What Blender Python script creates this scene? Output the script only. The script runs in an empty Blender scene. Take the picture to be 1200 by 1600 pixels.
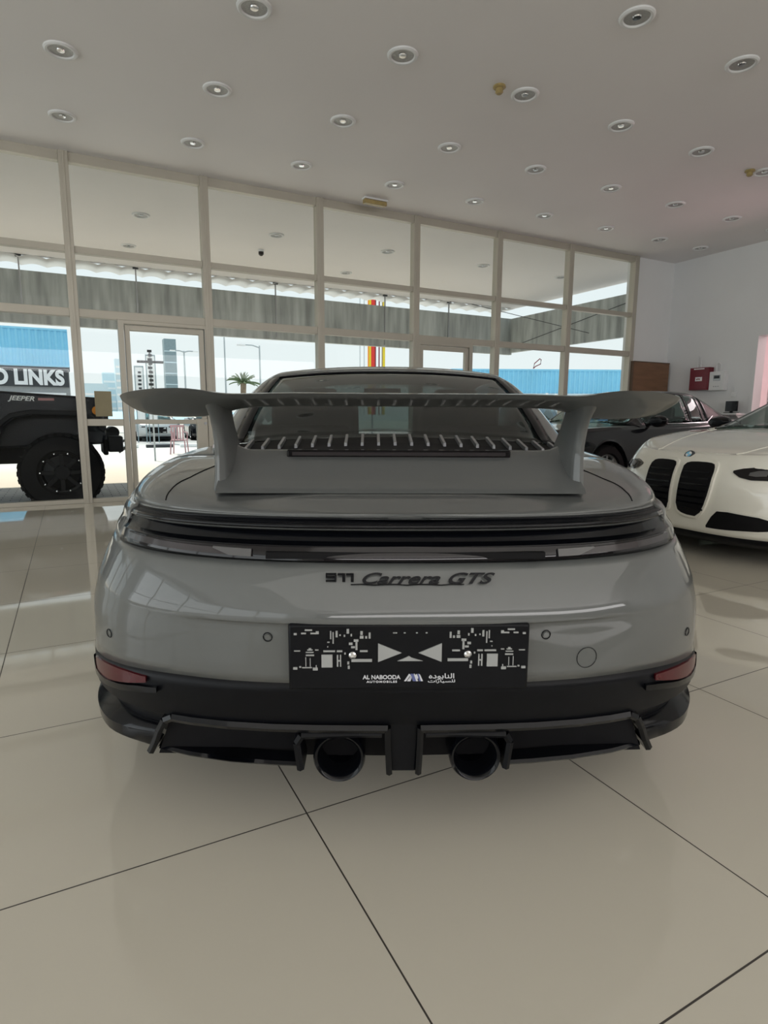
import bpy, math, random
from mathutils import Vector, Matrix
from math import sin, cos, pi, sqrt, radians
random.seed(7)
S = bpy.context.scene
COL = S.collection
# ------------------------------------------------------------------ camera, world, lights, exposure
cam_d = bpy.data.cameras.new('camera'); cam = bpy.data.objects.new('camera', cam_d); COL.objects.link(cam)
cam_d.sensor_fit = 'HORIZONTAL'; cam_d.sensor_width = 36.0; cam_d.lens = 36.0*930.72/1200
cam_d.clip_start = .05; cam_d.clip_end = 500
HD = 0.4804336                                   # heading of the camera against the window wall's normal
cam.matrix_world = (Matrix.Translation((0, 0, 1.033)) @ Matrix.Rotation(-HD, 4, 'Z')
                    @ Matrix.Rotation(pi/2-0.159953, 4, 'X') @ Matrix.Rotation(0.005337, 4, 'Z'))
S.camera = cam
S.view_settings.view_transform = 'Standard'; S.view_settings.look = 'None'
S.view_settings.gamma = 1; S.view_settings.use_curve_mapping = False
S.view_settings.exposure = 0.18
W = bpy.data.worlds.new('sky'); S.world = W; W.use_nodes = True
nt = W.node_tree; bg = nt.nodes['Background']
tc = nt.nodes.new('ShaderNodeTexCoord'); sp = nt.nodes.new('ShaderNodeSeparateXYZ'); rp = nt.nodes.new('ShaderNodeValToRGB')
nt.links.new(tc.outputs['Generated'], sp.inputs[0]); nt.links.new(sp.outputs['Z'], rp.inputs[0]); nt.links.new(rp.outputs[0], bg.inputs[0])
rp.color_ramp.elements[0].color = (.86, .92, .92, 1); rp.color_ramp.elements[1].color = (.70, .84, .95, 1)
bg.inputs[1].default_value = 0.92

def lamp(name, kind, loc, rot, power, color=(1, 1, 1), size=(1, 1), angle=.01):
    d = bpy.data.lights.new(name, kind); o = bpy.data.objects.new(name, d); COL.objects.link(o)
    o.location = loc; o.rotation_euler = rot; d.energy = power; d.color = color
    if kind == 'AREA': d.shape = 'RECTANGLE'; d.size, d.size_y = size
    if kind == 'SUN': d.angle = angle
    return o
lamp('sun', 'SUN', (0, 30, 20), (radians(-36), radians(-12), 0), 3.9, (1, .95, .86), angle=.03)
# unseen fill lamps, added to brighten the room from behind and the sides
lamp('overhead_fill', 'AREA', (1, -4.2, 3.80), (0, 0, 0), 165, (1, .97, .92), (11, 6))  # added overhead fill for floor and car, no real fitting
lamp('rear_high_fill', 'AREA', (1.5, -7.9, 3.0), (radians(118), 0, 0), 400, (1, .97, .97), (15, 1.3))  # added fill for ceiling and walls; the back wall has no opening
lamp('left_side_fill', 'AREA', (-7.3, 0, 1.95), (0, radians(-90), 0), 150, (.93, .98, 1), (3.2, 12))  # added side fill standing outside the left openings
lamp('pink_room_fill', 'AREA', (12.2, 5.2, 3.2), (0, 0, 0), 40, (1, .84, .86), (1.6, 1.6))  # added pink fill inside the side room, real source unseen
lamp('pink_ceiling_fill', 'AREA', (11.9, 5.3, .5), (0, radians(125), 0), 38, (1, .60, .66), (1.0, 1.0))  # added uplight that throws a pink tint onto the showroom ceiling

# ------------------------------------------------------------------ helpers
def tag(o, label=None, cat=None, group=None, kind=None):
    if label: o['label'] = label
    if cat: o['category'] = cat
    if group: o['group'] = group
    if kind: o['kind'] = kind
    return o
def thing(name, loc=(0, 0, 0), rz=0, label=None, cat=None, group=None):
    o = bpy.data.objects.new(name, None); COL.objects.link(o); o.location = loc; o.rotation_euler = (0, 0, rz)
    o.empty_display_size = .1
    return tag(o, label, cat, group)
class MB:
    def __init__(s): s.v = []; s.f = []
    def add(s, vs, fs):
        b = len(s.v); s.v += [tuple(p) for p in vs]; s.f += [tuple(b+i for i in f) for f in fs]; return s
    def box(s, x0, x1, y0, y1, z0, z1, M=None):
        vs = [(x, y, z) for x in (x0, x1) for y in (y0, y1) for z in (z0, z1)]
        if M: vs = [M @ Vector(v) for v in vs]
        return s.add(vs, [(0, 1, 3, 2), (4, 6, 7, 5), (0, 4, 5, 1), (2, 3, 7, 6), (0, 2, 6, 4), (1, 5, 7, 3)])
    def prism(s, poly, a0, a1, ax='y', M=None):
        def P(p, a):
            v = {'y': (p[0], a, p[1]), 'x': (a, p[0], p[1]), 'z': (p[0], p[1], a)}[ax]
            return M @ Vector(v) if M else v
        n = len(poly)
        return s.add([P(p, a0) for p in poly]+[P(p, a1) for p in poly],
                     [tuple(range(n)), tuple(range(2*n-1, n-1, -1))]+[(i, i+n, (i+1) % n+n, (i+1) % n) for i in range(n)])
    def grid(s, rows, closeu=False, cap=False):
        m = len(rows[0]); n = len(rows); vs = [p for r in rows for p in r]; fs = []
        for i in range(n-1):
            for j in range(m if closeu else m-1):
                k = (j+1) % m; fs.append((i*m+j, i*m+k, (i+1)*m+k, (i+1)*m+j))
        if cap: fs += [tuple(range(m))[::-1], tuple((n-1)*m+j for j in range(m))]
        return s.add(vs, fs)
    def tube(s, path, r, seg=8, closed=False):
        path = [Vector(p) for p in path]; rows = []
        for i, p in enumerate(path):
            a = path[max(i-1, 0)]; b = path[min(i+1, len(path)-1)]; d = (b-a).normalized()
            u = d.cross(Vector((0, 0, 1)) if abs(d.z) < .95 else Vector((1, 0, 0))).normalized(); w = d.cross(u)
            rr = r[i] if isinstance(r, (list, tuple)) else r
            rows.append([tuple(p+(u*cos(t)+w*sin(t))*rr) for t in [2*pi*k/seg for k in range(seg)]])
        return s.grid(rows, True, True)
    def lathe(s, prof, c=(0, 0, 0), ax='z', seg=32, cap=True):
        rows = []
        for r, h in prof:
            ring = []
            for k in range(seg):
                t = 2*pi*k/seg; a, b = r*cos(t), r*sin(t)
                ring.append({'z': (c[0]+a, c[1]+b, c[2]+h), 'x': (c[0]+h, c[1]+a, c[2]+b), 'y': (c[0]+a, c[1]+h, c[2]+b)}[ax])
            rows.append(ring)
        return s.grid(rows, True, cap)
    def build(s, name, mat, parent=None, smooth=True, sharp=32, bevel=0, solid=0, kind=None, label=None):
        me = bpy.data.meshes.new(name); me.from_pydata(s.v, [], s.f); me.validate(); me.update()
        import bmesh
        b = bmesh.new(); b.from_mesh(me); bmesh.ops.remove_doubles(b, verts=b.verts, dist=1e-5)
        bmesh.ops.recalc_face_normals(b, faces=b.faces); b.to_mesh(me); b.free()
        me.materials.append(mat)
        if smooth:
            for p in me.polygons: p.use_smooth = True
            me.set_sharp_from_angle(angle=radians(sharp))
        o = bpy.data.objects.new(name, me); COL.objects.link(o)
        if parent: o.parent = parent
        if solid:                                  # thickness always goes inwards
            ref = Vector((0, 2.2, .4)); sg = sum((p.center-ref).dot(p.normal)*p.area for p in me.polygons)
            if sg < 0: me.flip_normals()
        if solid: m = o.modifiers.new('solid', 'SOLIDIFY'); m.thickness = solid; m.offset = -1
        if bevel:
            m = o.modifiers.new('bevel', 'BEVEL'); m.width = bevel; m.segments = 2; m.limit_method = 'ANGLE'
        if kind: o['kind'] = kind
        if label: o['label'] = label
        return o
def lerp(a, b, t): return a+(b-a)*t
def pw(pts, x):                                   # smooth (Catmull-Rom) curve through (x, value) pairs
    n = len(pts)
    if x <= pts[0][0]: return pts[0][1]
    if x >= pts[-1][0]: return pts[-1][1]
    for i in range(n-1):
        if x <= pts[i+1][0]: break
    x0, y0 = pts[i]; x1, y1 = pts[i+1]; h = x1-x0; t = (x-x0)/h
    m0 = (y1-pts[i-1][1])/(x1-pts[i-1][0]) if i > 0 else (y1-y0)/h
    m1 = (pts[i+2][1]-y0)/(pts[i+2][0]-x0) if i < n-2 else (y1-y0)/h
    d = (y1-y0)/h
    if d == 0: m0 = m1 = 0
    else:
        m0 = max(min(m0/d, 3), 0)*d; m1 = max(min(m1/d, 3), 0)*d
    return (2*t**3-3*t*t+1)*y0+(t**3-2*t*t+t)*h*m0+(-2*t**3+3*t*t)*y1+(t**3-t*t)*h*m1
def li(pts, x):
    if x <= pts[0][0]: return pts[0][1]
    for i in range(len(pts)-1):
        if x <= pts[i+1][0]: return lerp(pts[i][1], pts[i+1][1], (x-pts[i][0])/(pts[i+1][0]-pts[i][0]))
    return pts[-1][1]
def copy_tree(o, parent=None, lib=COL):
    c = o.copy(); lib.objects.link(c); c.parent = parent
    for ch in o.children: copy_tree(ch, c, lib)
    return c

# ------------------------------------------------------------------ materials
def mat(name, col, rough=.5, metal=0, coat=0, noise=0, nscale=8, bump=0, alpha=None, spec=None, coat_rough=.03, emit=None, stretch=None):
    m = bpy.data.materials.new(name); m.use_nodes = True; n = m.node_tree; b = n.nodes['Principled BSDF']
    b.inputs['Base Color'].default_value = (*col, 1); b.inputs['Roughness'].default_value = rough
    b.inputs['Metallic'].default_value = metal; b.inputs['Coat Weight'].default_value = coat; b.inputs['Coat Roughness'].default_value = coat_rough
    if spec is not None: b.inputs['Specular IOR Level'].default_value = spec
    if emit: b.inputs['Emission Color'].default_value = (*emit[0], 1); b.inputs['Emission Strength'].default_value = emit[1]
    t = n.nodes.new('ShaderNodeTexCoord'); x = n.nodes.new('ShaderNodeTexNoise'); x.inputs['Scale'].default_value = nscale; x.inputs['Detail'].default_value = 5
    mp = n.nodes.new('ShaderNodeMapping'); n.links.new(t.outputs['Object'], mp.inputs[0]); n.links.new(mp.outputs[0], x.inputs['Vector'])
    if stretch: mp.inputs['Scale'].default_value = stretch
    if noise:
        r = n.nodes.new('ShaderNodeValToRGB')
        r.color_ramp.elements[0].position = .3; r.color_ramp.elements[1].position = .7
        r.color_ramp.elements[0].color = (*[c*(1-noise) for c in col], 1); r.color_ramp.elements[1].color = (*[min(1, c*(1+noise)) for c in col], 1)
        n.links.new(x.outputs['Fac'], r.inputs[0]); n.links.new(r.outputs[0], b.inputs['Base Color'])
    if bump:
        bp = n.nodes.new('ShaderNodeBump'); bp.inputs['Strength'].default_value = bump; bp.inputs['Distance'].default_value = .01
        n.links.new(x.outputs['Fac'], bp.inputs['Height']); n.links.new(bp.outputs[0], b.inputs['Normal'])
    return m
def glass(name, tint, ior=1.45, rough=0.0):
    m = bpy.data.materials.new(name); m.use_nodes = True; n = m.node_tree; n.nodes.clear()
    o = n.nodes.new('ShaderNodeOutputMaterial'); mx = n.nodes.new('ShaderNodeMixShader'); tr = n.nodes.new('ShaderNodeBsdfTransparent')
    gl = n.nodes.new('ShaderNodeBsdfGlossy'); lw = n.nodes.new('ShaderNodeLayerWeight'); lw.inputs[0].default_value = .5
    p5 = n.nodes.new('ShaderNodeMath'); p5.operation = 'POWER'; p5.inputs[1].default_value = 5; n.links.new(lw.outputs['Facing'], p5.inputs[0])
    fr = n.nodes.new('ShaderNodeMapRange'); n.links.new(p5.outputs[0], fr.inputs[0]); fr.inputs[3].default_value = ((ior-1)/(ior+1))**2
    tr.inputs[0].default_value = (*tint, 1); gl.inputs['Roughness'].default_value = rough; gl.inputs[0].default_value = (.95, .97, .97, 1)
    n.links.new(fr.outputs[0], mx.inputs[0]); n.links.new(tr.outputs[0], mx.inputs[1]); n.links.new(gl.outputs[0], mx.inputs[2]); n.links.new(mx.outputs[0], o.inputs[0])
    return m
M = {}
M['ceiling'] = mat('ceiling_paint', (.83, .81, .805), .6, noise=.02, nscale=.7)
M['back_wall'] = mat('back_wall_dark_for_reflections', (.16, .155, .15), .6, noise=.05)  # unseen wall, kept dark so the car's rear reflects less
M['wall'] = mat('wall_paint', (.78, .79, .79), .55, noise=.02, nscale=1.2)
M['frame'] = mat('champagne_aluminium', (.50, .47, .40), .45, metal=.35, noise=.04, nscale=3)
M['pane'] = glass('window_glass', (.97, .985, .98), 1.22)
M['grey_paint'] = mat('chalk_grey_paint', (.115, .121, .118), .34, coat=.75, spec=.15, noise=.01, nscale=2)
M['black_gloss'] = mat('black_gloss', (.003, .0035, .005), .14, coat=.08, spec=.22, noise=.1)
M['black_satin'] = mat('black_satin', (.004, .0045, .006), .36, noise=.15, spec=.16, nscale=20)
M['black_matt'] = mat('black_matt', (.004, .004, .005), .7, spec=.2, noise=.2, nscale=20)
M['rubber'] = mat('rubber', (.006, .006, .007), .75, spec=.2, noise=.2, nscale=30)
M['tint'] = glass('tinted_car_glass', (.42, .44, .44), 1.6)
M['carglass'] = glass('clear_car_glass', (.62, .72, .70), 1.5)
M['chrome'] = mat('chrome', (.75, .76, .78), .15, metal=1, noise=.02)
M['alu'] = mat('brushed_grey_metal', (.35, .36, .37), .35, metal=.8, noise=.05)
M['redlens'] = mat('dark_red_lens', (.07, .004, .008), .2, coat=.15, spec=.3, noise=.1, nscale=60)
M['lens_block'] = mat('grey_lens_block', (.10, .10, .10), .3, noise=.05)
M['smoke'] = mat('smoked_lens', (.006, .005, .006), .08, coat=.2, spec=.3, noise=.1)
M['lens_grey'] = mat('clear_lens', (.035, .03, .032), .15, coat=.3, spec=.4, noise=.1)
M['white_paint'] = mat('white_car_paint', (.84, .83, .74), .25, coat=1, noise=.01)
M['black_paint'] = mat('black_car_paint', (.006, .007, .010), .18, coat=.4, spec=.3, noise=.05)
M['jeep_paint'] = mat('off_roader_black_paint', (.005, .007, .012), .25, coat=.2, spec=.3, noise=.05)
M['silver_paint'] = mat('silver_car_paint', (.5, .52, .52), .3, metal=.4, coat=1, noise=.02)
M['white_plain'] = mat('white_plastic', (.75, .76, .76), .4, noise=.02)
M['plate_grey'] = mat('plate_cutout_grey', (.33, .34, .335), .5, noise=.03)
M['plate_text'] = mat('plate_print_white', (.62, .63, .66), .5, noise=.03)
M['plate_blue'] = mat('plate_print_blue', (.10, .12, .28), .5, noise=.03)
M['red_box'] = mat('red_enamel', (.17, .008, .022), .35, noise=.04)
M['brown'] = mat('brown_board', (.20, .105, .055), .55, noise=.12, nscale=3, stretch=(1, 1, 6))
M['gold'] = mat('yellowed_plastic', (.38, .29, .12), .4, noise=.15, nscale=20)
M['led'] = mat('lamp_diffuser', (.42, .42, .41), .25, noise=.1, nscale=60, bump=.4)
M['seat'] = mat('dark_leather', (.02, .02, .02), .5, noise=.1)

def floor_mat():
    m = bpy.data.materials.new('polished_floor_tiles'); m.use_nodes = True; n = m.node_tree; b = n.nodes['Principled BSDF']; L = n.links.new
    g = n.nodes.new('ShaderNodeNewGeometry'); s = n.nodes.new('ShaderNodeSeparateXYZ'); L(g.outputs['Position'], s.inputs[0])
    def mth(op, a, bb=None):
        k = n.nodes.new('ShaderNodeMath'); k.operation = op
        for i, v in enumerate((a, bb)):
            if v is None: continue
            if isinstance(v, (int, float)): k.inputs[i].default_value = v
            else: L(v, k.inputs[i])
        return k.outputs[0]
    def line(o, off):
        f = mth('FRACT', mth('DIVIDE', mth('SUBTRACT', o, off-8*.8-.4), .8))
        return mth('LESS_THAN', mth('ABSOLUTE', mth('SUBTRACT', f, .5)), .0024)
    ln = mth('MAXIMUM', line(s.outputs[0], .4802), line(s.outputs[1], 1.3522))
    # tone of each tile
    fx = mth('FLOOR', mth('DIVIDE', mth('SUBTRACT', s.outputs[0], .4802-8), .8)); fy = mth('FLOOR', mth('DIVIDE', mth('SUBTRACT', s.outputs[1], 1.3522-8), .8))
    cmb = n.nodes.new('ShaderNodeCombineXYZ'); L(fx, cmb.inputs[0]); L(fy, cmb.inputs[1])
    wn = n.nodes.new('ShaderNodeTexWhiteNoise'); L(cmb.outputs[0], wn.inputs['Vector'])
    nz = n.nodes.new('ShaderNodeTexNoise'); nz.inputs['Scale'].default_value = 1.1; nz.inputs['Detail'].default_value = 6; L(g.outputs['Position'], nz.inputs['Vector'])
    v = mth('ADD', mth('MULTIPLY', wn.outputs[0], .05), mth('MULTIPLY', nz.outputs['Fac'], .12))
    mx = n.nodes.new('ShaderNodeMix'); mx.data_type = 'RGBA'; L(v, mx.inputs['Factor']); mx.inputs['A'].default_value = (.57, .535, .45, 1); mx.inputs['B'].default_value = (.44, .415, .355, 1)
    m2 = n.nodes.new('ShaderNodeMix'); m2.data_type = 'RGBA'; L(ln, m2.inputs['Factor']); L(mx.outputs['Result'], m2.inputs['A']); m2.inputs['B'].default_value = (.035, .03, .025, 1)
    L(m2.outputs['Result'], b.inputs['Base Color'])
    L(mth('ADD', mth('MULTIPLY', nz.outputs['Fac'], .05), mth('ADD', mth('MULTIPLY', ln, .5), .015)), b.inputs['Roughness'])
    b.inputs['IOR'].default_value = 1.68; b.inputs['Coat Weight'].default_value = 0
    return m
M['floor'] = floor_mat()

def paving_mat():
    m = bpy.data.materials.new('street_paving'); m.use_nodes = True; n = m.node_tree; b = n.nodes['Principled BSDF']; L = n.links.new
    g = n.nodes.new('ShaderNodeNewGeometry'); s = n.nodes.new('ShaderNodeSeparateXYZ'); L(g.outputs['Position'], s.inputs[0])
    br = n.nodes.new('ShaderNodeTexBrick'); L(g.outputs['Position'], br.inputs['Vector']); br.inputs['Scale'].default_value = 2.2
    br.inputs['Color1'].default_value = (.42, .42, .40, 1); br.inputs['Color2'].default_value = (.36, .36, .36, 1); br.inputs['Mortar'].default_value = (.12, .12, .12, 1); br.inputs['Mortar Size'].default_value = .015
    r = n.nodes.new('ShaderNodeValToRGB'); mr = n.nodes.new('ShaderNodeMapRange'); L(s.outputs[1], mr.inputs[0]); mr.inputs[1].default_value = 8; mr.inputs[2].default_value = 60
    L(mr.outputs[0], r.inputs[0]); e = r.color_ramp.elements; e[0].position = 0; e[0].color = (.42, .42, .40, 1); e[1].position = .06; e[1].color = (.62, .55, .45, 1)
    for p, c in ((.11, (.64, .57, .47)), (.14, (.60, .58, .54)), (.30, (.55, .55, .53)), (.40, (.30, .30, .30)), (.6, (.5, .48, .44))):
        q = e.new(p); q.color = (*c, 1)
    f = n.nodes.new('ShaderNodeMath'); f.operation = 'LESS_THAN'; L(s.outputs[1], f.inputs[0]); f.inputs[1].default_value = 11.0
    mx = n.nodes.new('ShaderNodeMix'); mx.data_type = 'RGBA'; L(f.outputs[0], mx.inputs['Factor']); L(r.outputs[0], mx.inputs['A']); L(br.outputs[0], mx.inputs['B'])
    L(mx.outputs['Result'], b.inputs['Base Color']); b.inputs['Roughness'].default_value = .8
    return m
M['paving'] = paving_mat()
M['fascia'] = mat('weathered_grey_fascia', (.40, .43, .42), .8, noise=.35, nscale=2.2, stretch=(3, 3, .35))
M['blue'] = mat('blue_corrugated_steel', (.24, .62, .86), .5, noise=.08, nscale=.6)
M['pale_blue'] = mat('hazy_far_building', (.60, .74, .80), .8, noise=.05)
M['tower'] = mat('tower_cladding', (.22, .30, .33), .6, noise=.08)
M['pole'] = mat('galvanised_pole', (.45, .50, .52), .5, noise=.05)
M['leaf'] = mat('palm_leaf', (.14, .20, .10), .6, noise=.2)
M['trunk'] = mat('palm_trunk', (.22, .17, .12), .9, noise=.3)
M['pinkish'] = mat('pink_grey_plastic_chair', (.50, .30, .32), .5, noise=.05)
M['yellow'] = mat('yellow_stripe', (.80, .62, .02), .6, noise=.03); M['red'] = mat('red_stripe', (.70, .03, .02), .6, noise=.03)
M['orange'] = mat('orange_stripe', (.85, .30, .02), .6, noise=.03); M['sign_white'] = mat('sign_white', (.85, .86, .86), .6, noise=.02)
M['sign_dark'] = mat('sign_dark', (.04, .045, .05), .6, noise=.05)
M['pinkwall'] = mat('pink_room_paint', (.84, .76, .76), .6, noise=.02)
# ------------------------------------------------------------------ car bodies
class Shell:
    """Body surface of a car; y runs from the end the camera sees (y=0) to the other end, x is sideways, z up.
    rows: (z, half width, squareness near end, near-end y, far-end inset)."""
    def __init__(s, rows, L, yc, yf, nf, zrail, arches, zb, N=150, xcr=.8, zc=None, zcr=None, bulge=None, notch=None):
        s.notch = notch
        s.rows, s.L, s.yc, s.yf, s.nf, s.zrail, s.arches, s.zb, s.N = rows, L, yc, yf, nf, zrail, arches, zb, N
        s.xcr, s.zc, s.zcr, s.cache, s.bulge = xcr, zc, zcr, {}, bulge
        s.ztop = rows[-1][0]; s.zmid = .5*s.ztop
    def prm(s, z): return [li([(r[0], r[k]) for r in s.rows], z) for k in (1, 2, 3, 4)]
    def contour(s, z):
        k = round(z, 4)
        if k in s.cache: return s.cache[k]
        Wd, n, F0, F1 = s.prm(z); pts = []
        for i in range(121):
            t = i/120*pi/2; pts.append((Wd*sin(t)**(2/n), s.yc-(s.yc-F0)*cos(t)**(2/n)))
        for i in range(1, 40):
            pts.append((Wd, lerp(s.yc, s.L-s.yf, i/40)))
        for i in range(121):
            t = (1-i/120)*pi/2; pts.append((Wd*sin(t)**(2/s.nf), s.L-s.yf+(s.yf-F1)*cos(t)**(2/s.nf)))
        if s.bulge: pts = [(x+s.bulge(y, z)*min(1, (x/Wd)**4), y) for x, y in pts]
        if s.notch: pts = [(x, y+s.notch(x, z)) if y < s.yc else (x, y) for x, y in pts]
        d = [0]
        for a, b in zip(pts, pts[1:]): d.append(d[-1]+math.dist(a, b))
        out = []; j = 0
        for i in range(s.N+1):
            q = i/s.N*d[-1]
            while j < len(d)-2 and d[j+1] < q: j += 1
            t = (q-d[j])/max(d[j+1]-d[j], 1e-9); out.append((lerp(pts[j][0], pts[j+1][0], t), lerp(pts[j][1], pts[j+1][1], t)))
        s.cache[k] = out; return out
    def pt(s, z, j, side=1, k=0):
        x, y = s.contour(z)[j]; zz = z
        if z > s.zmid:
            zz = s.zmid+(z-s.zmid)*(pw(s.zrail, y)-s.zmid)/(s.ztop-s.zmid)
        for ya, R, zc in s.arches:
            if abs(y-ya) < R: zz = max(zz, zc+sqrt(R*R-(y-ya)**2)+.003*k)
        return (x*side, y, zz)
    def band(s, name, mt, par, zs, j0=0, j1=None, drop=None, solid=.012, label=None):
        """a strip of the surface between heights zs[0]..zs[-1]; drop(x, y) shifts a height along the strip"""
        mb = MB(); j1 = s.N if j1 is None else j1
        for side in (1, -1):
            rows = []
            if j0 > 0 and side == -1: mb.build(name, mt, par, solid=solid, sharp=38, label=label); mb = MB()
            for k, z in enumerate(zs):
                r = []
                for j in range(j0, j1+1):
                    zz = z
                    if drop:
                        x, y = s.contour(z)[j]; zz = z+drop(z, x, y)
                    r.append(s.pt(zz, j, side, k))
                rows.append(r)
            mb.grid(rows)
        return mb.build(name, mt, par, solid=solid, sharp=38, label=label)
    def jx(s, z, x):                               # contour index where |x| is first reached
        c = s.contour(z)
        for j, p in enumerate(c):
            if p[0] >= x: return j
        return s.N//3
    def fy(s, x, z):                               # y of the near end at (x, z)
        Wd, n, F0, F1 = s.prm(z); q = min(abs(x)/Wd, .9999)
        return s.yc-(s.yc-F0)*(1-q**n)**(1/n)+(s.notch(abs(x), z) if s.notch else 0)
    def T(s, sx, y):                               # height of the upper surface
        zc, zr, zk = pw(s.zc, y), pw(s.zrail, y), pw(s.zcr, y); a = abs(sx)
        if a < s.xcr:
            t = max(0, (a/s.xcr-.35)/.65); t = t*t*(3-2*t); return zc+(zk-zc)*t
        return zr+(zk-zr)*sqrt(max(0, 1-((a-s.xcr)/(1-s.xcr))**2))
    def deck(s, name, mt, par, y0, y1, s0=None, sa=0, sb=1, ns=26, solid=.012, off=0, label=None):
        mb = MB(); c = s.contour(s.ztop)
        ys = [j for j in range(s.N+1) if y0-1e-6 <= c[j][1] <= y1+1e-6]
        for side in (1, -1):
            rows = []
            if s0 and side == -1: mb.build(name, mt, par, solid=solid, sharp=50, label=label); mb = MB()
            for j in ys:
                xw, y = c[j]; a = max(sa, s0(y)/max(xw, .01)) if s0 else sa
                r = []
                for i in range(ns+1):
                    q = 1-(1-i/ns)**1.5; q = a+(sb-a)*q
                    r.append((side*q*xw, y, s.T(q, y)+off))
                rows.append(r)
            mb.grid(rows)
        return mb.build(name, mt, par, solid=solid, sharp=50, label=label)
    def patch(s, name, mt, par, cols, off=.004, thick=.01, nz=6, dense=1, label=None):
        """raised patch on the near end: cols = [(x, zlo, zhi), ...]"""
        mb = MB(); rows = []
        cc = []
        for a, b in zip(cols, cols[1:]):
            for q in range(dense): t = q/dense; cc.append(tuple(lerp(a[i], b[i], t) for i in range(3)))
        cc.append(cols[-1])
        for x, z0, z1 in cc:
            zs = [lerp(z0, z1, i/nz) for i in range(nz+1)]
            fr = [(x, s.fy(x, z)-off, z) for z in zs]; bk = [(x, s.fy(x, z)-off+thick, z) for z in zs[::-1]]
            rows.append(fr+bk)
        mb.grid(rows, True, True)
        return mb.build(name, mt, par, sharp=40, label=label)

class Cabin:
    """greenhouse: half section from the roof centre (0) to the waist (1)"""
    def __init__(s, zr, zb, wg, xe, de=.03, se=.6):
        s.zr, s.zb, s.wg, s.xe, s.de, s.se = zr, zb, wg, xe, de, se
    def pt(s, q, y):
        a = abs(q); sg = 1 if q >= 0 else -1
        zr, zb, wg, xe = pw(s.zr, y), pw(s.zb, y), pw(s.wg, y), pw(s.xe, y); de = min(s.de, max(zr-zb, .004)*.45)
        if a <= s.se:
            t = a/s.se; return (sg*xe*t, y, zr-de*t**2.3)
        t = (a-s.se)/(1-s.se); zt = zr-de
        # rounded shoulder: quadratic curve with a control point near the roof edge
        cx, cz = lerp(xe, wg, .42), zt-.10*(zt-zb)
        x = (1-t)**2*xe+2*t*(1-t)*cx+t*t*wg; z = (1-t)**2*zt+2*t*(1-t)*cz+t*t*zb
        return (sg*x, y, z)
    def patch(s, name, mt, par, q0, q1, y0, y1, nq=16, ny=16, off=0, solid=.012, both=True, label=None, yf=None):
        mb = MB()
        for sd in ((1, -1) if both else (1,)):
            rows = []
            if q0 > 0 and sd == -1: mb.build(name, mt, par, solid=solid, sharp=45, label=label); mb = MB()
            for i in range(ny+1):
                r = []
                for k in range(nq+1):
                    q = lerp(q0, q1, k/nq); a, b = (yf(q) if yf else (y0, y1)); y = lerp(a, b, i/ny)
                    x, yy, z = s.pt(q*sd, y); r.append((x, yy, z+off))
                rows.append(r)
            mb.grid(rows)
        return mb.build(name, mt, par, solid=solid, sharp=45, label=label)

def wheel(par, x, y, r, w, sd, rimmat, name='wheel', spokes=10):
    h = w/2
    t = MB().lathe([(r*.66, -h*.8), (r*.72, -h), (r*.93, -h), (r*.985, -h*.8), (r, -h*.5), (r, h*.5), (r*.985, h*.8), (r*.93, h), (r*.72, h), (r*.66, h*.8)], (x, y, r), 'x', 48, False).build(name, M['rubber'], par)
    m = MB(); xo = x+sd*h*.82
    m.lathe([(r*.66, -.02*sd), (r*.68, 0), (r*.64, .012*sd), (r*.60, -.01*sd), (r*.60, -.06*sd)], (xo, y, r), 'x', 40, False)
    m.lathe([(.02, 0.0), (r*.12, 0.0), (r*.14, -.015*sd), (r*.14, -.05*sd)], (xo, y, r), 'x', 20, True)
    for k in range(spokes):
        a = 2*pi*k/spokes; R = Matrix.Translation((xo, y, r)) @ Matrix.Rotation(a, 4, 'X')
        m.box(-.035, .0, -.018, .018, r*.10, r*.63, R) if sd > 0 else m.box(0, .035, -.018, .018, r*.10, r*.63, R)
    m.build('rim', rimmat, t)
    MB().lathe([(.02, 0), (r*.5, 0), (r*.5, .02), (.02, .02)], (xo-sd*.09, y, r), 'x', 28, True).build('brake_disc', M['alu'], t)
    return t

def text_mesh(name, txt, size, mt, par, loc, rot=(pi/2, 0, 0), shear=0, sx=1, bold=0, align='CENTER', depth=.001, spacing=1):
    c = bpy.data.curves.new(name, 'FONT'); c.body = txt; c.size = size; c.shear = shear; c.extrude = depth; c.offset = bold
    c.align_x = align; c.align_y = 'CENTER'; c.space_character = spacing
    o = bpy.data.objects.new(name, c); COL.objects.link(o); bpy.context.view_layer.update()
    me = bpy.data.meshes.new_from_object(o.evaluated_get(bpy.context.evaluated_depsgraph_get()))
    bpy.data.objects.remove(o); bpy.data.curves.remove(c)
    me.materials.clear(); me.materials.append(mt)
    o = bpy.data.objects.new(name, me); COL.objects.link(o)
    o.location = loc; o.rotation_euler = rot; o.scale = (sx, 1, 1)
    if par: o.parent = par
    return o

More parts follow.
